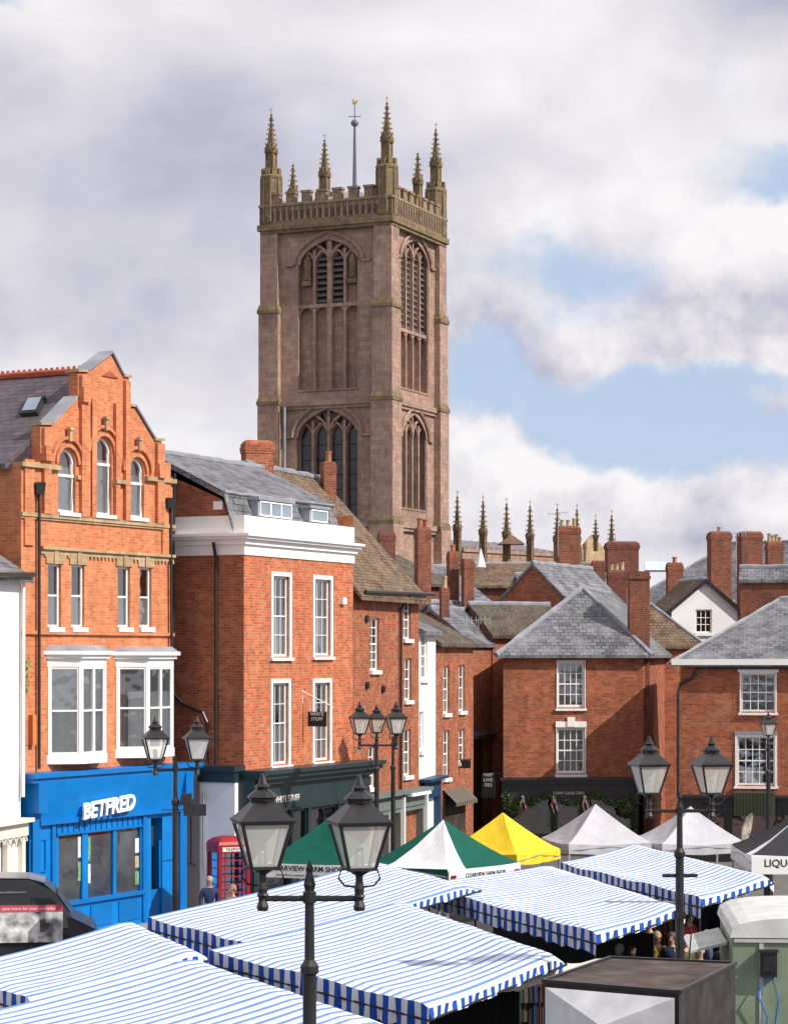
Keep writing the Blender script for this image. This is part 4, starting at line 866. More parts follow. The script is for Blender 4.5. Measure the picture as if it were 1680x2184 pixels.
def lamp(px,D,pts,s,py_top,py_bar,label,single=False):
    x=X(px,D); o=thing('street_lamp',(x,D,0),label,'street lamp','old style lantern street lamps'); t=MB()
    zt=Z(py_top,D); zr=Z(py_bar,D); c=V((x,D,0))
    t.lathe(c,[(.14,0),(.15,.9),(.09,1.0),(.075,1.1),(.066,zr-.75),(.09,zr-.73),(.09,zr-.66),(.05,zr-.6),(.045,zr-.05),(.065,zr-.04),(.065,zr+.06),(.045,zr+.08),(.045,zt-.3),(.06,zt-.24),(.03,zt-.12),(.04,zt-.08),(.005,zt)],12)
    t.build('post',BLACK,o,smooth=False)
    if not single:
        t=MB(); xs=[X(p,D) for p,_ in pts]; t.tube([V((min(xs),D,zr)),V((max(xs),D,zr))],.03,8)
        for xx in xs: t.lathe(V((xx,D,zr)),[(.05,-.12),(.06,-.08),(.04,-.02),(.05,.1),(.03,.2)],8)
        t.build('cross_arm',BLACK,o)
    for p,q in pts: lantern(o,V((X(p,D),D,Z(q,D))),s)
    return o
lm1=lamp(660,23,[(560,1850),(766,1853)],.6,1835,1917,'large black twin lantern street lamp in front of the striped stalls, nearest the camera')
lm2=lamp(1449,37.5,[(1384,1692),(1517,1692)],.6,1690,1730,'black twin lantern street lamp rising beside the dark trailer at right')
lm3=lamp(374,50,[(331,1620),(420,1620)],.6,1610,1642,'black twin lantern street lamp standing in front of the blue shopfront')
lm4=lamp(803,67,[(767,1565),(845,1565)],.6,1560,1590,'left of two overlapping black street lamps before the old brick building')
lm5=lamp(838,72,[(803,1562),(842,1562)],.56,1570,1590,'right of two overlapping black street lamps before the old brick building')
lm6=lamp(1638,72,[(1638,1568)],.46,1572,1600,'slim single lantern street lamp in front of the right brick building',single=True)
D=50
for px,py in ((403,1728),(428,1728),(398,1705)):
    t=MB(); q=P(px,py,D); t.box(q-V((0,0,.12)),(.22,.2,.24),0); t.build('speaker_box',BLACK,lm3)
for a,b in (((345,1728),(440,1728)),((345,1838),(385,1832))): t=MB(); t.tube([P(*a,D),P(*b,D)],.014,4); t.build('bracket',BLACK,lm3)
D=37.5
t=MB(); t.tube([P(1412,1868,D),P(1487,1868,D)],.03,6); t.build('banner_arm',BLACK,lm2)
t=MB(); t.tube([P(1290,1924,D),P(1449,1924,D)],.015,4); t.build('banner_arm',STEEL,lm2)
for py in (1960,2080): t=MB(); t.box(P(1449,py,D),(.17,.17,.12)); t.build('post_clamp',BLACKM,lm2)
t=MB(); t.tube([P(1470,1930,37.4),P(1474,1990,37.4),P(1466,2080,37.4),P(1460,2184,37.4)],.012,5); tag(t.build('cable',BLACK),'thin black cable hanging beside the lamp post over the trailer','cable')
# ------------------------------------------------------------ phone box
c=V((X(487,64.5),64.5,0)); pb=thing('telephone_box',c,'traditional red telephone box beside the white side wall','telephone box'); rz=.45
t=MB(); t.box(c,(.92,.92,.2),rz)
cz=lambda a,b,z:c+V((a*math.cos(rz)-b*math.sin(rz),a*math.sin(rz)+b*math.cos(rz),z))
for a in (-.41,.41):
    for b in (-.41,.41): t.box(cz(a,b,.2),(.1,.1,1.95),rz)
t.box(c+V((0,0,2.12)),(.94,.94,.22),rz)
for s_,ax in ((-1,0),(1,0),(-1,1),(1,1)):
    for k in range(9):
        z=.35+k*.22
        if ax==0: t.box(cz(0,s_*.42,z),(.74,.03,.03),rz)
        else: t.box(cz(s_*.42,0,z),(.03,.74,.03),rz)
    for kx in (-.26,.26):
        if ax==0: t.box(cz(kx,s_*.42,.2),(.03,.03,1.95),rz)
        else: t.box(cz(s_*.42,kx,.2),(.03,.03,1.95),rz)
t.build('frame',REDP,pb)
t=MB(); t.lathe(c+V((0,0,2.34)),[(.66,0),(.62,.08),(.45,.17),(.2,.22),(.02,.23)],4,rot=rz+PI/4); t.build('roof',REDP,pb)
t=MB()
for s_ in (-1,1):
    t.poly([cz(-.38,s_*.41,.3),cz(.38,s_*.41,.3),cz(.38,s_*.41,2.1),cz(-.38,s_*.41,2.1)]); t.poly([cz(s_*.41,-.38,.3),cz(s_*.41,.38,.3),cz(s_*.41,.38,2.1),cz(s_*.41,-.38,2.1)])
t.build('glass',GLASS,pb)
t=MB(); fp=Fr(tuple(cz(-.36,-.475,0))[:2],tuple(cz(.36,-.475,0))[:2]); fp.box(t,0,fp.L,2.16,2.28,-.01,.008); t.build('sign_panel',CREAM,pb)
text('lettering','TELEPHONE',fp,fp.L/2,2.22,.012,.1,BLACK,pb,ext=.002)
# ------------------------------------------------------------ gazebos
def gazebo(px,D,wd,rz,ze,zp,mats,order,label,val=.28,banner=None,split=None):
    c=V((X(px,D),D,0)); o=thing('market_gazebo',c,label,'gazebo'); h=wd/2
    cs=[c+V((math.cos(rz)*a-math.sin(rz)*b,math.sin(rz)*a+math.cos(rz)*b,0)) for a,b in ((-h,-h),(h,-h),(h,h),(-h,h))]
    t=MB(); N=8
    for k in range(4):
        a,b=cs[k],cs[(k+1)%4]
        def pp(i,j):
            f=i/N; e=a+(b-a)*(j/N); q=e*(1-f)+c*f; z=ze+(zp-ze)*(f**1.18 if f<1 else 1)-.05*math.sin(PI*j/N)*(1-f)-.04*math.sin(PI*f)*math.sin(PI*j/N)+.01*math.sin(i*2.1+j*1.3+k)*math.sin(PI*j/N)
            if i==N: z=zp
            return V((q.x,q.y,z))
        for i in range(N):
            for j in range(N):
                mi=split(k,j) if split else order[k]
                t.poly([pp(i,j),pp(i,j+1),pp(i+1,j+1),pp(i+1,j)],mi)
        for j in range(N):
            p,q=pp(0,j),pp(0,j+1); d=V((0,0,-val)); dn=V(((b-a).y,-(b-a).x,0)).normalized()*.02*(-1)**j
            t.poly([p+d+dn,q+d-dn,q,p],order[k+4])
    t.build('canopy',mats,o)
    for q in cs:
        l=MB(); qq=q+(c-q)*.02; l.box((qq.x,qq.y,0),(.05,.05,ze-.05),rz); l.build('leg',STEEL,o)
    t=MB()
    for k in range(4): a,b=cs[k],cs[(k+1)%4]; t.tube([a+V((0,0,ze-.2)),(a+b)/2+V((0,0,ze-.1)),b+V((0,0,ze-.2))],.02,4)
    t.build('frame',STEEL,o)
    if banner:
        for (k,s,sz,al) in banner:
            a,b=cs[k],cs[(k+1)%4]; f=Fr((a.x,a.y),(b.x,b.y)); t=MB(); f.box(t,0,f.L,ze-val-.1,ze-.03,.03,.05); bn=t.build('banner',WHITE,o)
            ls=s.split('|'); x0=f.L/2 if al is None else al
            text('lettering',ls[0],f,x0,ze-(.14 if len(ls)>1 else .2),.056,sz,BLACKM,o,ext=.003,fat=.003,align='CENTER' if al is None else 'LEFT')
            if len(ls)>1: text('lettering',ls[1],f,f.L/2,ze-.3,.056,sz*.42,BLACKM,o,ext=.003)
            if len(ls)>1 or al is None:
                for uu in (.1,.2,f.L-.2,f.L-.1):
                    t=MB(); t.lathe(f.pt(uu,ze-.2,.055),[(.0,-.06),(.05,-.02),(.05,.02),(.0,.06)],8); t.build('fruit_motif',REDP,o)
    return o
GRN=fabric('green_canvas',(.003,.085,.06)); YEL=fabric('yellow_canvas',(.8,.56,.03)); GRY=fabric('grey_canvas',(.46,.46,.5)); WHC=fabric('white_canvas',(.78,.78,.82)); BLC=fabric('black_canvas',(.03,.03,.035))
gazebo(695,60,2.5,-.38,2.3,3.3,[GRN,WHC],[0,0,0,0,1,0,0,0],'green pyramid gazebo with a lettered white banner beside the telephone box',banner=[(0,'CLEARVIEW FARM SHOP|home delivery anywhere in Shropshire and beyond',.185,None)])
gazebo(945,60,2.75,-.75,2.22,3.32,[GRN,WHC],[1,0,0,1,0,1,0,0],'gazebo with white centre and green roof sides left of the yellow gazebo',banner=[(1,'CLEARVIEW FARM SHOP',.14,None)],split=lambda k,j:(1 if ((k==0 and j>1) or (k==1 and j<2)) else 0))
gazebo(1072,66,2.35,-.6,2.05,3.1,[YEL],[0]*8,'bright yellow pyramid gazebo')
gazebo(1270,69.5,2.55,.25,2.05,3.12,[GRY],[0]*8,'light grey gazebo directly in front of the garlanded black shopfront')
gazebo(1472,69.5,2.6,.2,2.05,3.05,[GRY],[0]*8,'light grey gazebo behind the right lamp, between grey and black gazebos')
gazebo(1722,58,3.3,.0,2.72,3.75,[BLC,WHC],[0,0,0,0,1,1,1,1],'black gazebo with white lettered valance at the right edge',val=.36,banner=[(0,'LIQUORICE',.25,.3)],split=lambda k,j:(1 if k==3 and j>5 else 0))
o=thing('feather_flag',(X(1583,60),60,0),'pale feather flag beside the black gazebo','flag'); t=MB(); pts=[P(1580,1800,60),P(1582,1770,60),P(1592,1745,60),P(1604,1735,60)]
t.tube([V((X(1583,60),60,0))]+pts,.015,5); t.build('flagpole',STEEL,o); t=MB(); t.poly([P(1582,1805,60),P(1592,1800,60),P(1602,1770,60),P(1606,1738,60),P(1593,1746,60),P(1583,1770,60)]); t.build('banner_cloth',plain('flag_print',(.5,.42,.36),.7,.6,4),o)
# ------------------------------------------------------------ striped stalls
cols=[(.02,.02,.025),(.12,.02,.02),(.02,.035,.08),(.09,.075,.05),(.16,.16,.155),(.03,.05,.03),(.14,.07,.02),(.06,.03,.06)]
cm=[fabric('cloth_%d'%i,c) for i,c in enumerate(cols)]
def stall(FL,FR,NR,NL,label,seed=0,vh=.5):
    rs=random.Random(seed); c=(FL+FR+NR+NL)/4
    o=thing('market_stall',(c.x,c.y,0),label,'market stall','blue and white striped market stalls'); t=MB(); NU,NV=44,16
    Ll=(NL-FL).length; Lc=(FR-FL).length; ph=rs.random()*6
    def pp(i,j):
        s=i/NU; v=j/NV; q=FL*(1-s)*(1-v)+NL*s*(1-v)+FR*(1-s)*v+NR*s*v
        bays=max(1,round(Ll/3)); sag=-.05*abs(math.sin(PI*s*bays))*math.sin(PI*v)-.05*math.sin(PI*v)+.008*math.sin(9*s+5*v+ph)*math.sin(PI*v)+.005*math.sin(31*s-9*v+ph)
        e=.045*math.sin(PI*s*bays)**2*(-1 if v in (0,1) else 0)
        roll=-.2*max(0,(v-.88)/.12)**2
        if s>.95: roll-=.07*((s-.95)/.05)**2
        return q+V((0,0,sag+e+roll))
    for i in range(NU):
        for j in range(NV):
            u0,u1=Ll*i/NU,Ll*(i+1)/NU
            t.poly([pp(i,j),pp(i+1,j),pp(i+1,j+1),pp(i,j+1)],0,[(u0,0),(u1,0),(u1,1),(u0,1)])
    t.build('canopy',[STR_ROOF],o,smooth=True)
    def hang(ps,L,h,jit=.03):
        t=MB(); n=len(ps)-1
        for k in range(n):
            a,b=ps[k],ps[k+1]; d=(b-a).normalized(); nn=V((d.y,-d.x,0)); w0=jit*math.sin(k*1.9+ph); w1=jit*math.sin((k+1)*1.9+ph)
            h0=h*(1+.07*math.sin(k*2.1)); h1=h*(1+.07*math.sin((k+1)*2.1))
            t.poly([a-V((0,0,h0))+nn*w0,b-V((0,0,h1))+nn*w1,b,a],0,[(L*k/n,0),(L*(k+1)/n,0),(L*(k+1)/n,1),(L*k/n,1)])
        t.build('valance',STR_VAL,o)
    hang([pp(i,0) for i in range(NU+1)],Ll,vh)
    hang([pp(NU,j) for j in range(NV+1)],Lc,.16)
    hang([pp(i,NV) for i in range(NU+1)],Ll,.13)
    t=MB()
    for a,b in ((FL,NL),(FR,NR),(FL,FR),(NL,NR),((FL+NL)/2,(FR+NR)/2)):
        m_=(a+b)/2-V((0,0,.25)); t.tube([a-V((0,0,.25)),m_,b-V((0,0,.25))],.02,6)
    t.build('frame',BLACKM,o)
    for f in (0,.5,1):
        for (a,b) in ((FL,NL),(FR,NR)):
            q=a*(1-f)+b*f; q=q+(c-q)*.04; l=MB(); l.tube([V((q.x,q.y,0)),q-V((0,0,.22))],.022,6); l.build('leg',BLACKM,o)
    d=(NL-FL); d.z=0; d.normalize(); nn=V((-d.y,d.x,0)); cc=V((c.x,c.y,0)); ll=Ll*.84/2
    for sg in (-1,1):
        t=MB(); e=cc+nn*sg*Lc*.27
        q=[e-d*ll-nn*.6,e+d*ll-nn*.6,e+d*ll+nn*.6,e-d*ll+nn*.6]; t.prism([p+V((0,0,.78)) for p in q],(0,0,.04))
        t.prism([p+V((0,0,.05)) for p in q],(0,0,.71)); t.build('table',rs.choice([cm[0],cm[2],cm[5],cm[3]]),o)
    t=MB(); q2=cc+nn*Lc*.05; t.prism([q2-d*ll+V((0,0,.3)),q2+d*ll+V((0,0,.3)),q2+d*ll+V((0,0,2.0)),q2-d*ll+V((0,0,2.0))],nn*.03); t.build('backcloth',cm[0],o)
    return o
ZL,ZR=2.3,2.6
st=[stall(Pz(1195,1840,ZL),Pz(1368,1795,ZR),Pz(1650,1862,ZR),Pz(1495,1912,ZL),'farthest blue and white striped stall canopy, near the black gazebo',1,.45),
 stall(Pz(882,1885,ZL),Pz(1194,1840,ZR),Pz(1462,1925,ZR),Pz(1272,1986,ZL),'blue and white striped stall canopy in the middle of the right row, over the crowd',2,.42),
 stall(Pz(316,1957,ZL),Pz(830,1828,ZR),Pz(1026,1876,ZR),Pz(545,2014,ZL),'wide blue and white striped stall canopy below the green gazebos',3,.5),
 stall(Pz(446,2027,ZL),Pz(886,1914,ZR),Pz(1208,2026,ZR),Pz(915,2142,ZL),'large blue and white striped stall canopy just right of the nearest lamp post',4,.42),
 stall(Pz(-120,2068,ZL),Pz(302,1955,ZR),Pz(445,2018,ZR),Pz(66,2130,ZL),'blue and white striped stall canopy beside the black van at left',5,.42),
 stall(Pz(-130,2182,ZL),Pz(446,2032,ZR),Pz(842,2162,ZR),Pz(240,2330,ZL),'nearest blue and white striped stall canopy at the bottom left corner',6,.42)]
GS=fabric('grey_sheet',(.5,.49,.46))
q=[Pz(925,2150,2.0),Pz(1060,2078,2.25),Pz(1284,2046,2.3),Pz(1150,2102,2.0)]
o=thing('side_awning',(q[0].x,q[0].y,0),'narrow pale grey side awning between the large striped canopy and the trailer','awning')
N=14; t=MB()
for i in range(N):
    for j in range(4):
        f=lambda i,j:(q[0]*(1-i/N)+q[3]*(i/N))*(1-j/4)+(q[1]*(1-i/N)+q[2]*(i/N))*(j/4)+V((0,0,-.05*math.sin(PI*j/4)-.02*math.sin(i*1.3)))
        t.poly([f(i,j),f(i+1,j),f(i+1,j+1),f(i,j+1)])
t.build('cloth',GS,o,smooth=True)
for p in q:
    l=MB(); l.tube([V((p.x,p.y,0)),p-V((0,0,.03))],.02,5); l.build('leg',BLACKM,o)
def rail(px,py,z,L_,label,rz,seed):
    rs=random.Random(seed); p=Pz(px,py,z); p.z=0; o=thing('clothes_rail',p,label,'clothes rail','clothes rails under the stalls'); d=V((math.cos(rz),math.sin(rz),0)); t=MB()
    a=p-d*L_/2; b=p+d*L_/2; t.tube([a,a+V((0,0,1.65)),b+V((0,0,1.65)),b],.02,6)
    for e in (a,b): nn=V((-d.y,d.x,0))*.3; t.tube([e-nn+V((0,0,.03)),e+nn+V((0,0,.03))],.02,6)
    t.build('frame',STEEL,o)
    n=int(L_/.1)
    for k in range(n):
        c=a+d*(.1+(L_-.2)*k/n)+V((0,0,1.6)); nn=V((-d.y,d.x,0)); h=rs.uniform(.7,1.0); g_=MB(); w_=rs.uniform(.2,.26)
        pr=[(-.05,0),(-w_,-.1),(-w_-.06,-.5),(-w_+.02,-.5),(-w_+.02,-h),(w_-.02,-h),(w_-.02,-.5),(w_+.06,-.5),(w_,-.1),(.05,0)]
        g_.prism([c+nn*x+V((0,0,z_)) for x,z_ in pr],d*.07); g_.build('garment',rs.choice(cm),o)
rail(1385,1985,1.2,2.0,'rail of mixed garments under the striped canopy by the crowd',.6,1)
rail(1500,1960,1.2,1.8,'rail of mixed garments near the green catering trailer',.2,2)
rail(1060,2125,1.2,2.2,'rail of dark garments between the large striped canopy and the dark trailer',.15,3)
rs=random.Random(5)
for k in range(30):
    px=rs.uniform(1300,1550); py=rs.uniform(1975,2030); p=Pz(px,py,.95); t=MB(); s=rs.uniform(.18,.34); m_=rs.choice(cm+[WOOD,GRY]); rz=rs.random()*3; h=rs.uniform(.1,.28)
    t.box((p.x,p.y,.86),(s,s*.75,h),rz,top=1.08); t.box((p.x,p.y,.86+h),(s*.9,s*.65,.03),rz)
    o=tag(t.build('goods_box',m_),'open goods box on the market tables beneath the right hand canopies','box','goods boxes on the tables')
for i,(px,py) in enumerate(((1360,1998),(1490,1998))):
    p=Pz(px,py,.82); o=thing('trestle_table',(p.x,p.y,0),['trestle table of goods behind the two grey haired shoppers','trestle table of goods near the catering trailer'][i],'table'); t=MB(); t.box((p.x,p.y,.8),(1.8,3.4,.05),.25); t.build('tabletop',cm[3],o)
    for a in (-.8,.8):
        for b in (-1.5,1.5): l=MB(); l.box((p.x+a*.9,p.y+b*.9,0),(.05,.05,.8)); l.build('leg',STEEL,o)
# ------------------------------------------------------------ trailer
zt_=3.0; a=Pz(1158,2096,zt_); b=Pz(1302,2046,zt_); c=Pz(1568,2058,zt_); d=Pz(1448,2120,zt_)
o=thing('box_trailer',V(((a.x+c.x)/2,(a.y+c.y)/2,0)),'dark box trailer with brown top and folded white front panel at the bottom right','trailer')
t=MB(); lo=lambda p,z:V((p.x,p.y,z)); t.hexa([lo(a,.5),lo(d,.5),lo(c,.5),lo(b,.5)],[a,d,c,b]); t.build('body',plain('trailer_dark',(.03,.026,.026),.6,.5,3),o)
up=V((0,0,.02))
for e,f_ in ((a,d),(d,c),(c,b),(b,a)): t=MB(); t.tube([e+up,f_+up],.035,4); t.build('edge_trim',BLACK,o)
t=MB(); t.poly([p+V((0,0,.012)) for p in (a,d,c,b)]); t.build('roof_sheet',plain('rusty_felt',(.075,.055,.047),.85,.6,2.5,bump=.4),o)
ff=Fr((a.x,a.y),(d.x,d.y)); t=MB(); L=ff.L; z1_=zt_-.06; z0_=.6
ctr=ff.pt(L*.5,z1_-.42,.28)
for i,(p_,q_) in enumerate((((.05,z1_),(L-.05,z1_)),((L-.05,z1_),(L-.05,z0_)),((L-.05,z0_),(.05,z0_)),((.05,z0_),(.05,z1_)))):
    t.poly([ff.pt(*p_,.035),ff.pt(*q_,.035),ctr])
t.build('front_panel',plain('grey_white_panel',(.66,.67,.7),.5,.15,3),o)
for e in (a*.7+b*.3,a*.4+b*.6,d*.7+c*.3,d*.4+c*.6):
    l=MB(); cc=V((e.x,e.y,.33)); l.tube([cc-ff.u*.12,cc+ff.u*.12],.33,16); l.build('wheel',BLACKM,o)
# ------------------------------------------------------------ green catering trailer
D=40; x0=X(1562,D); o=thing('catering_trailer',(x0+1.2,D+1,0),'pale green catering trailer with rounded white roof at the right edge','trailer')
t=MB(); t.hexa([V((x0,D,.45)),V((x0+2.3,D-.2,.45)),V((x0+2.6,D+3.5,.45)),V((x0+.3,D+3.7,.45))],[V((x0,D,2.74)),V((x0+2.3,D-.2,2.74)),V((x0+2.6,D+3.5,2.74)),V((x0+.3,D+3.7,2.74))]); t.build('body',plain('sage_paint',(.2,.26,.18),.5,.15,2),o)
t=MB(); pr=[]
for k in range(13):
    aa=PI*k/12; pr.append((1.15-1.2*math.cos(aa),2.7+.34*math.sin(aa)**.6))
t.prism([V((x0+u,D-.05-.08*u,z)) for u,z in pr],V((.3,3.8,0))); t.build('roof',plain('trailer_roof_white',(.6,.61,.6),.5,.15,2),o)
fr=Fr((x0,D),(x0+2.3,D-.2)); GT=plain('pale_grey_trim',(.45,.47,.45))
for bx in ((.02,2.2,2.62,2.68,0,.04),(.45,.52,.5,2.62,0,.03)): one('body_trim',GT,o,lambda t:fr.box(t,*bx))
t=MB(); u0,z0=fr.pix(1620,2082); fr.box(t,u0,u0+.28,z0,z0+.42,0,.16); fr.box(t,u0+.04,u0+.24,z0+.1,z0+.36,.16,.2); fr.box(t,u0-.02,u0+.3,z0+.42,z0+.46,0,.2); t.build('socket_box',BLACK,o)
for pts in ([(.1,0,.1),(-.05,-.3,.14),(.12,-.7,.12),(0,-1.2,.12)],[(.2,0,.1),(.3,-.4,.14),(.22,-1,.12)]):
    t=MB(); t.tube([fr.pt(u0+x,z0+z,oo) for x,z,oo in pts],.015,6); t.build('cable',BLUED,o)
for yy in (1.3,2.3):
    l=MB(); l.tube([V((x0+.05,D+yy,.33)),V((x0+.3,D+yy,.33))],.33,16); l.build('wheel',BLACKM,o)
t=MB(); t.hexa([V((x0-.6,D+1.0,2.3)),V((x0+.05,D+1,2.45)),V((x0+.2,D+3.2,2.45)),V((x0-.45,D+3.2,2.3))],[V((x0-.6,D+1.0,2.34)),V((x0+.05,D+1,2.5)),V((x0+.2,D+3.2,2.5)),V((x0-.45,D+3.2,2.34))]); t.build('hatch',GT,o)
# ------------------------------------------------------------ van
D=51.5; xr=X(208,D); o=thing('parked_van',(xr-2.5,D,0),'black van with a red and grey advert panel parked by the blue shopfront','van')
prof=[(-5.3,.35),(-5.35,2.25),(-5.25,2.45),(-5.0,2.56),(-3,2.6),(-1.55,2.56),(-1.2,2.46),(-.98,2.28),(-.6,1.72),(-.35,1.6),(-.12,1.48),(-.02,1.2),(0,.35)]
lf=Fr((xr-5.3,D-.35),(xr,D+.35)); Lf=lf.L
def vp(x,z,o_):
    ins_=.16 if z>2.54 else (.1 if z>2.2 else 0)
    return lf.pt(Lf+x,z,o_-ins_ if o_>-1 else o_+ins_)
t=MB()
for k in range(len(prof)):
    a_,b_=prof[k],prof[(k+1)%len(prof)]; t.poly([vp(*a_,0),vp(*b_,0),vp(*b_,-1.9),vp(*a_,-1.9)])
t.poly([vp(x,z,0) for x,z in prof]); t.poly([vp(x,z,-1.9) for x,z in prof[::-1]]); t.build('body',plain('van_black',(.015,.015,.02),.18,.1,2,spec=.7),o)
t=MB(); rp_=prof[3:7]; 
for k in range(3):
    a_,b_=rp_[k],rp_[k+1]; e_=V((0,0,.02)); t.poly([vp(*a_,-.02)+e_,vp(*b_,-.02)+e_,vp(*b_,-1.88)+e_,vp(*a_,-1.88)+e_])
t.build('roof_sky_sheen',plain('painted_sky_sheen',(.2,.2,.21),.3,.3,2),o)  # sky reflected in the black roof, painted on as a grey sheet
TG=plain('tinted_glass',(.05,.065,.08),.08,.2,1,spec=.8)
t=MB(); t.poly([lf.pt(Lf-1.45,1.5,.012),lf.pt(Lf-.68,1.5,.012),lf.pt(Lf-.74,1.8,.012),lf.pt(Lf-1.05,2.15,.012),lf.pt(Lf-1.45,2.18,.012)]); t.build('window',TG,o)
t=MB(); t.poly([vp(-.96,2.22,-.14)+V((.03,0,.02)),vp(-.63,1.77,-.12)+V((.03,0,.02)),vp(-.63,1.77,-1.78)+V((.03,0,.02)),vp(-.96,2.22,-1.76)+V((.03,0,.02))]); t.build('windscreen',TG,o)
t=MB(); lf.box(t,Lf-4.9,Lf-1.6,2.28,2.31,-.06,.0); t.build('side_rail',STEEL,o)
a_=lf.pix(-30,2012); b_=lf.pix(134,1930)
t=MB(); lf.box(t,a_[0],b_[0],a_[1],b_[1],.0,.03)
t.build('advert_panel',plain('grey_advert',(.5,.5,.51),.5,.9,3.6),o)
t=MB(); lf.box(t,a_[0],b_[0],b_[1]-.15,b_[1]+.0,.0,.036); t.build('advert_strip',plain('red_strip',(.55,.08,.12),.5,.1),o)
text('advert_lettering','save more for your everyday',lf,b_[0]-.06-.68,b_[1]-.075,.038,.1,WHITE,o,ext=.002)
t=MB(); lf.box(t,Lf-1.3,Lf-1.18,1.45,1.7,.02,.22); t.build('mirror',BLACKM,o)
t=MB(); lf.box(t,Lf-1.5,Lf-1.485,.5,2.2,.0,.006); lf.box(t,Lf-1.35,Lf-1.2,1.28,1.32,.0,.03); t.build('door_handle',BLACKM,o)
t=MB(); lf.box(t,Lf-.06,Lf+.03,.4,.65,-1.7,-.2); t.build('bumper',BLACKM,o)
for xx in (-4.3,-.95):
    for oo in (.02,-1.92):
        l=MB(); cc=lf.pt(Lf+xx,.34,oo); l.tube([cc-lf.n*.1,cc+lf.n*.1],.34,18); wh=l.build('wheel',BLACKM,o); l=MB(); l.tube([cc-lf.n*.11,cc+lf.n*.11],.2,12); l.build('rim',STEEL,wh)
for oo in (-.3,-1.6):
    t=MB(); lf.box(t,Lf-.1,Lf+.02,.85,1.1,oo-.18,oo+.18); t.build('headlight',WHITE,o)
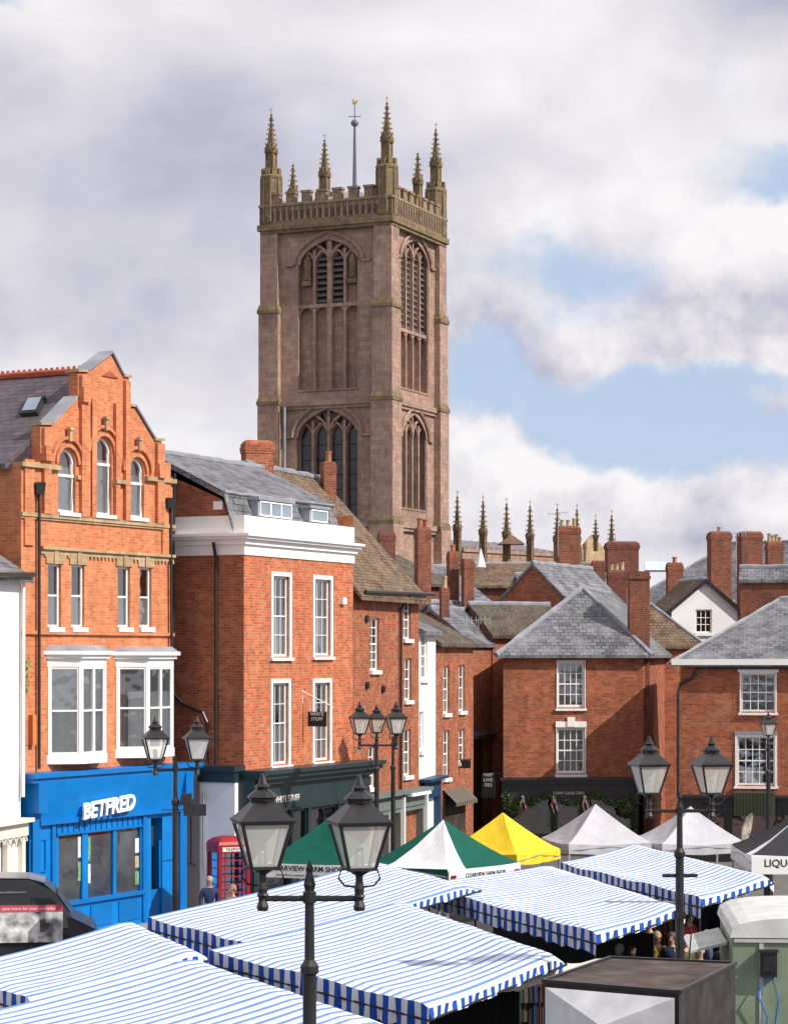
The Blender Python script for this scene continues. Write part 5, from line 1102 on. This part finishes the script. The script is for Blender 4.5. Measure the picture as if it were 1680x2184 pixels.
# ------------------------------------------------------------ people
def skinmesh(name,vs,es,par,mat,loc,rz,sub=1,root=0):
    me=bpy.data.meshes.new(name); cr,sr=math.cos(rz),math.sin(rz)
    me.from_pydata([(v[0]*cr-v[1]*sr,v[0]*sr+v[1]*cr,v[2]) for v in vs],es,[]); me.materials.append(mat)
    o=bpy.data.objects.new(name,me); COL.objects.link(o); o.parent=par; OFF[o.name]=OFF[par.name]
    sk=o.modifiers.new('Skin','SKIN'); sk.use_smooth_shade=True; sk.branch_smoothing=.4
    ly=me.skin_vertices[0]
    for i,v in enumerate(vs): ly.data[i].radius=(v[3],v[4] if len(v)>4 else v[3]); ly.data[i].use_root=(i==root)
    s=o.modifiers.new('Sub','SUBSURF'); s.levels=sub; s.render_levels=sub
    return o
def fabc(name,c): return MC.get(name) or fabric(name,c)
def person(px,D,rz,label,top,bot,hair,h=1.72,pose=0,bald=False):
    k=h/1.72
    loc=V((X(px,D),D,0)); o=thing('person',loc,label,'person')
    if pose==0: el=[(.23,.02,1.14),(.24,-.1,.93)]
    else: el=[(.22,-.02,1.15),(.14,-.27,1.12)]
    vs=[(0,0,.95,.14,.1),(0,0,1.15,.125,.09),(0,0,1.35,.165,.105),(0,0,1.47,.07,.06),(0,-.01,1.53,.052,.055),(0,-.02,1.6,.07,.085),(0,-.015,1.67,.075,.09),(0,0,1.725,.05,.06)]
    es=[(i,i+1) for i in range(7)]
    for sg in (-1,1):
        b=len(vs); step=.12*sg
        vs+=[(sg*.17,0,1.41,.055),(sg*el[0][0],el[0][1],el[0][2],.042),(sg*el[1][0],el[1][1],el[1][2],.028),(sg*el[1][0],el[1][1]-.05,el[1][2]-.05,.032,.018)]
        es+=[(2,b),(b,b+1),(b+1,b+2),(b+2,b+3)]
        hb=b+3
        for f in range(4):
            c=len(vs); wx=sg*(el[1][0]+(-.024+.016*f)); ln=(.062,.075,.07,.055)[f]
            vs+=[(wx,el[1][1]-.075,el[1][2]-.085,.009),(wx,el[1][1]-.08,el[1][2]-.085-ln*.8,.008)]; es+=[(hb,c),(c,c+1)]
        c=len(vs); vs+=[(sg*(el[1][0]-.04),el[1][1]-.09,el[1][2]-.07,.01)]; es+=[(b+2,c)]
        b=len(vs)
        vs+=[(sg*.09,0,.87,.085),(sg*.1,-.02-step*.3,.5,.056),(sg*.1,.02-step,.1,.038),(sg*.11,-.12-step,.045,.035)]
        es+=[(0,b),(b,b+1),(b+1,b+2),(b+2,b+3)]
    S=lambda L_:[(v[0]*k,v[1]*k,v[2]*k)+tuple(r*k for r in v[3:]) for v in L_]
    skinmesh('body',S(vs),es,o,SKIN,loc,rz)
    j=[(0,0,.9,.165,.125),(0,0,1.12,.16,.12),(0,0,1.35,.19,.13),(0,0,1.46,.09,.08)]; je=[(0,1),(1,2),(2,3)]
    for sg in (-1,1):
        b=len(j); j+=[(sg*.18,0,1.41,.075),(sg*el[0][0],el[0][1],el[0][2],.062),(sg*el[1][0],el[1][1],el[1][2],.046)]; je+=[(2,b),(b,b+1),(b+1,b+2)]
    skinmesh('jacket',S(j),je,o,top,loc,rz)
    tr=[(0,0,.93,.155,.12)]; te=[]
    for sg in (-1,1):
        b=len(tr); step=.12*sg; tr+=[(sg*.095,0,.84,.1),(sg*.1,-.02-step*.3,.5,.075),(sg*.1,.02-step,.1,.062)]; te+=[(0,b),(b,b+1),(b+1,b+2)]
    skinmesh('trousers',S(tr),te,o,bot,loc,rz)
    cr,sr=math.cos(rz),math.sin(rz); W=lambda x,y,z:loc+V((x*cr-y*sr,x*sr+y*cr,z))
    t=MB(); c=W(0,.012*k,1.66*k)
    rows=[]
    for i in range(7):
        th=PI/2*i/6; rows.append((max(.002,.098*k*math.cos(th)),.11*k*math.sin(th)))
    t.lathe(c,[(.095*k,-.05*k)]+rows,12)
    if not bald: t.lathe(W(0,.045*k,1.58*k),[(.03,-.06*k),(.072*k,0),(.08*k,.07*k)],10)
    t.build('hair',hair,o,smooth=True)
    t=MB(); t.prism([W(-.014,-.1*k,1.6*k),W(.014,-.1*k,1.6*k),W(0,-.13*k,1.605*k)],V((0,0,.04)));  t.build('nose',SKIN,o)
    for sg in (-1,1): t=MB(); t.lathe(W(sg*.03,-.098*k,1.645*k),[(.001,-.008),(.01,0),(.001,.008)],6); t.build('eye',BLACKM,o)
    t=MB(); t.tube([W(-.022,-.1*k,1.572*k),W(.022,-.1*k,1.572*k)],.006,4); t.build('mouth',plain('lips',(.35,.12,.1)),o)
    return o
HG=plain('grey_hair',(.38,.37,.35)); HB=plain('brown_hair',(.07,.045,.03)); HW=plain('white_hair',(.55,.55,.53)); HBl=plain('blonde_hair',(.3,.2,.1)); HSK=plain('balding_hair',(.4,.28,.22))
NAVY=fabc('navy_cloth',(.03,.04,.09)); MUST=fabc('mustard_cloth',(.4,.24,.03)); BLKC=fabc('black_cloth',(.02,.02,.022)); GRYC=fabc('grey_cloth',(.16,.16,.17)); BEI=fabc('beige_cloth',(.36,.29,.2)); REDC=fabc('red_cloth',(.3,.03,.03)); DEN=fabc('denim_cloth',(.05,.07,.13)); OLV=fabc('olive_cloth',(.08,.08,.04))
def Dh(py,h=1.75): return (HC-h)*F/(py-1400)
ppl=[(447,1870,.2,'balding man in a dark jacket walking beside the telephone box',NAVY,DEN,HSK,0,True),
(496,1888,-.6,'person in a beige top half hidden by the wide striped canopy',BEI,DEN,HBl,0,False),
(1322,2015,2.6,'grey haired person in beige seen from behind under the right canopy, leftmost of the group',BEI,GRYC,HG,1,False),
(1348,2018,2.9,'brown haired person in grey beside the grey haired one',GRYC,BLKC,HB,0,False),
(1401,1988,.4,'blonde haired person in a mustard jacket with hands raised',MUST,BLKC,HBl,1,False),
(1432,1990,-.4,'person in a navy coat between the mustard jacket and the lamp post',NAVY,BLKC,HB,0,False),
(1492,2018,.1,'white haired person in a grey coat to the right of the lamp post',GRYC,BLKC,HW,1,False),
(1526,1930,3.0,'tall person in a navy shirt and beige trousers seen from behind beside the green trailer',NAVY,BEI,HB,0,False),
(1553,1925,2.7,'person in a denim top standing beyond the green trailer corner',DEN,BLKC,HB,0,False),
(1470,1945,.9,'person in red browsing a rail under the farthest striped canopy',REDC,BLKC,HB,1,False),
(1385,1960,-1.0,'person in black reaching towards goods under the middle canopy',BLKC,DEN,HB,1,False),
(1464,1995,-2.2,'person in an olive coat facing away just right of the lamp post',OLV,BLKC,HG,0,False),
(1508,1985,1.6,'blonde haired person in denim turned sideways between white haired and tall shoppers',DEN,BLKC,HBl,1,False),
(1372,2012,-2.8,'white haired person in olive bending over a table beside the mustard jacket',OLV,DEN,HW,1,False),
(1540,2000,2.2,'grey haired person in black close to the side of the green trailer',BLKC,GRYC,HG,0,False)]
for (px,py,rz,lab,tp,bt,hr,ps,bd) in ppl: person(px,Dh(py),rz,lab,tp,bt,hr,pose=ps,bald=bd)
# ------------------------------------------------------------ light, sky
saz=V((.88,-.47,0)).normalized(); el=R(40)
sd=V((saz.x*math.cos(el),saz.y*math.cos(el),math.sin(el)))
sun=bpy.data.lights.new('sun','SUN'); sun.energy=5.0; sun.angle=R(.5); sun.color=(1,.94,.84)
so=bpy.data.objects.new('sun',sun); COL.objects.link(so); so.rotation_euler=sd.to_track_quat('Z','Y').to_euler()
wd=bpy.data.worlds.new('World'); SC.world=wd; wd.use_nodes=True; n=wd.node_tree.nodes; l=wd.node_tree.links
bg=n['Background']
sky=n.new('ShaderNodeTexSky'); sky.sky_type='NISHITA'; sky.sun_disc=False; sky.sun_elevation=el; sky.sun_rotation=math.atan2(saz.x,saz.y)
tc=n.new('ShaderNodeTexCoord'); sp=n.new('ShaderNodeSeparateXYZ'); l.new(tc.outputs['Generated'],sp.inputs[0])
def M(op,a,b=None,c=None):
    q=n.new('ShaderNodeMath'); q.operation=op
    for i,v in enumerate((a,b,c)):
        if v is None: continue
        if isinstance(v,(int,float)): q.inputs[i].default_value=v
        else: l.new(v,q.inputs[i])
    return q.outputs[0]
def noise(sc,det,rough,loc,stretch=1.6,dist=0):
    mp_=n.new('ShaderNodeMapping'); mp_.inputs['Location'].default_value=loc; mp_.inputs['Scale'].default_value=(1,1,stretch); l.new(tc.outputs['Generated'],mp_.inputs[0])
    q=n.new('ShaderNodeTexNoise'); q.inputs['Scale'].default_value=sc; q.inputs['Detail'].default_value=det; q.inputs['Roughness'].default_value=rough; q.inputs['Distortion'].default_value=dist; l.new(mp_.outputs[0],q.inputs[0]); return q.outputs['Fac']
# warp the direction a little so cloud banks do not end in straight lines
wx=M('MULTIPLY',M('SUBTRACT',noise(14,6,.55,(9.1,3.2,5.4),1.0),.5),.07)
wz=M('MULTIPLY',M('SUBTRACT',noise(14,6,.55,(2.6,8.2,1.1),1.0),.5),.06)
SX=M('ADD',sp.outputs[0],wx); SZ=M('ADD',sp.outputs[2],wz)
def blob(px,py,rx,ry):
    cx=(px-840)/F; cz_=(1400-py)/F
    a=M('DIVIDE',M('SUBTRACT',SX,cx),rx/F); b=M('DIVIDE',M('SUBTRACT',SZ,cz_),ry/F)
    d=M('SQRT',M('ADD',M('MULTIPLY',a,a),M('MULTIPLY',b,b)))
    q=n.new('ShaderNodeMapRange'); q.interpolation_type='SMOOTHSTEP'; q.inputs[1].default_value=0; q.inputs[2].default_value=1; q.inputs[3].default_value=1; q.inputs[4].default_value=0; l.new(d,q.inputs[0])
    return q.outputs[0]
n1=noise(10,10,.52,(3.1,1.2,.4),1.5,.2)
nf=noise(30,9,.58,(1.7,4.2,2.4),1.1,.1)
nfb=noise(30,9,.58,(1.712,4.2,2.431),1.1,.1)
low=blob(1400,850,1200,620)
relief=M('MULTIPLY',M('MULTIPLY',M('SUBTRACT',nf,nfb),.85),M('ADD',M('MULTIPLY',low,.9),.12))
cov=M('ADD',M('ADD',n1,.22),M('MULTIPLY',M('SUBTRACT',nf,.5),M('MULTIPLY',low,.5)))
for (px,py,rx,ry,wt) in ((1400,870,820,230,-.58),(1160,600,430,150,-.36),(1670,430,260,130,-.4),(10,70,150,60,-.32),(1650,600,340,190,.6),(1300,1090,640,160,.6),(1600,1120,330,110,.25),(1250,740,330,60,.22),(1560,745,330,70,.3),(1650,850,90,50,.3),(1060,930,170,50,.2)):
    cov=M('ADD',cov,M('MULTIPLY',blob(px,py,rx,ry),wt))
cr=n.new('ShaderNodeMapRange'); cr.interpolation_type='SMOOTHSTEP'; cr.inputs[1].default_value=.33; cr.inputs[2].default_value=.64; l.new(cov,cr.inputs[0])
n2=noise(7,6,.5,(7.3,2.2,1.4),2.0,.25)
sh=M('ADD',M('ADD',M('MULTIPLY',M('SUBTRACT',n2,.5),.75),.55),relief)
for (px,py,rx,ry,wt) in ((330,400,520,330,-.24),(100,620,420,220,-.1),(1620,60,420,150,-.26),(650,240,320,180,-.02),(1300,775,460,60,-.12),(1130,120,520,260,.2),(1600,530,320,130,.3),(1300,340,560,260,.12),(200,930,760,320,.18),(1250,985,460,90,.26),(1450,1130,420,80,-.14),(100,90,460,180,.16),(1000,560,260,260,.08),(1350,680,420,60,.14)):
    sh=M('ADD',sh,M('MULTIPLY',blob(px,py,rx,ry),wt))
rp=n.new('ShaderNodeValToRGB'); e=rp.color_ramp.elements; e[0].position=.14; e[0].color=(.36,.37,.5,1); e[1].position=.76; e[1].color=(.96,.94,.95,1)
x=e.new(.34); x.color=(.51,.51,.63,1); x=e.new(.54); x.color=(.75,.73,.79,1)
l.new(sh,rp.inputs[0])
skm=n.new('ShaderNodeMix'); skm.data_type='RGBA'; skm.blend_type='MULTIPLY'; skm.inputs[0].default_value=1; l.new(sky.outputs[0],skm.inputs[6]); skm.inputs[7].default_value=(.1,.1,.11,1)
hz=n.new('ShaderNodeMix'); hz.data_type='RGBA'; hz.inputs[0].default_value=.8; l.new(skm.outputs[2],hz.inputs[6]); hz.inputs[7].default_value=(.54,.67,.88,1)
mx=n.new('ShaderNodeMix'); mx.data_type='RGBA'; l.new(cr.outputs[0],mx.inputs[0]); l.new(hz.outputs[2],mx.inputs[6]); l.new(rp.outputs[0],mx.inputs[7])
l.new(mx.outputs[2],bg.inputs[0]); bg.inputs[1].default_value=1.0
cam=bpy.data.cameras.new('camera'); co=bpy.data.objects.new('camera',cam); COL.objects.link(co); co.location=(0,0,HC); co.rotation_euler=(R(90),0,0)
cam.sensor_fit='HORIZONTAL'; cam.sensor_width=36; cam.lens=F/1680*36; cam.shift_y=308/1680; cam.clip_end=6000; cam.clip_start=.5
SC.camera=co
SC.view_settings.view_transform='Standard'; SC.view_settings.look='None'; SC.view_settings.exposure=0
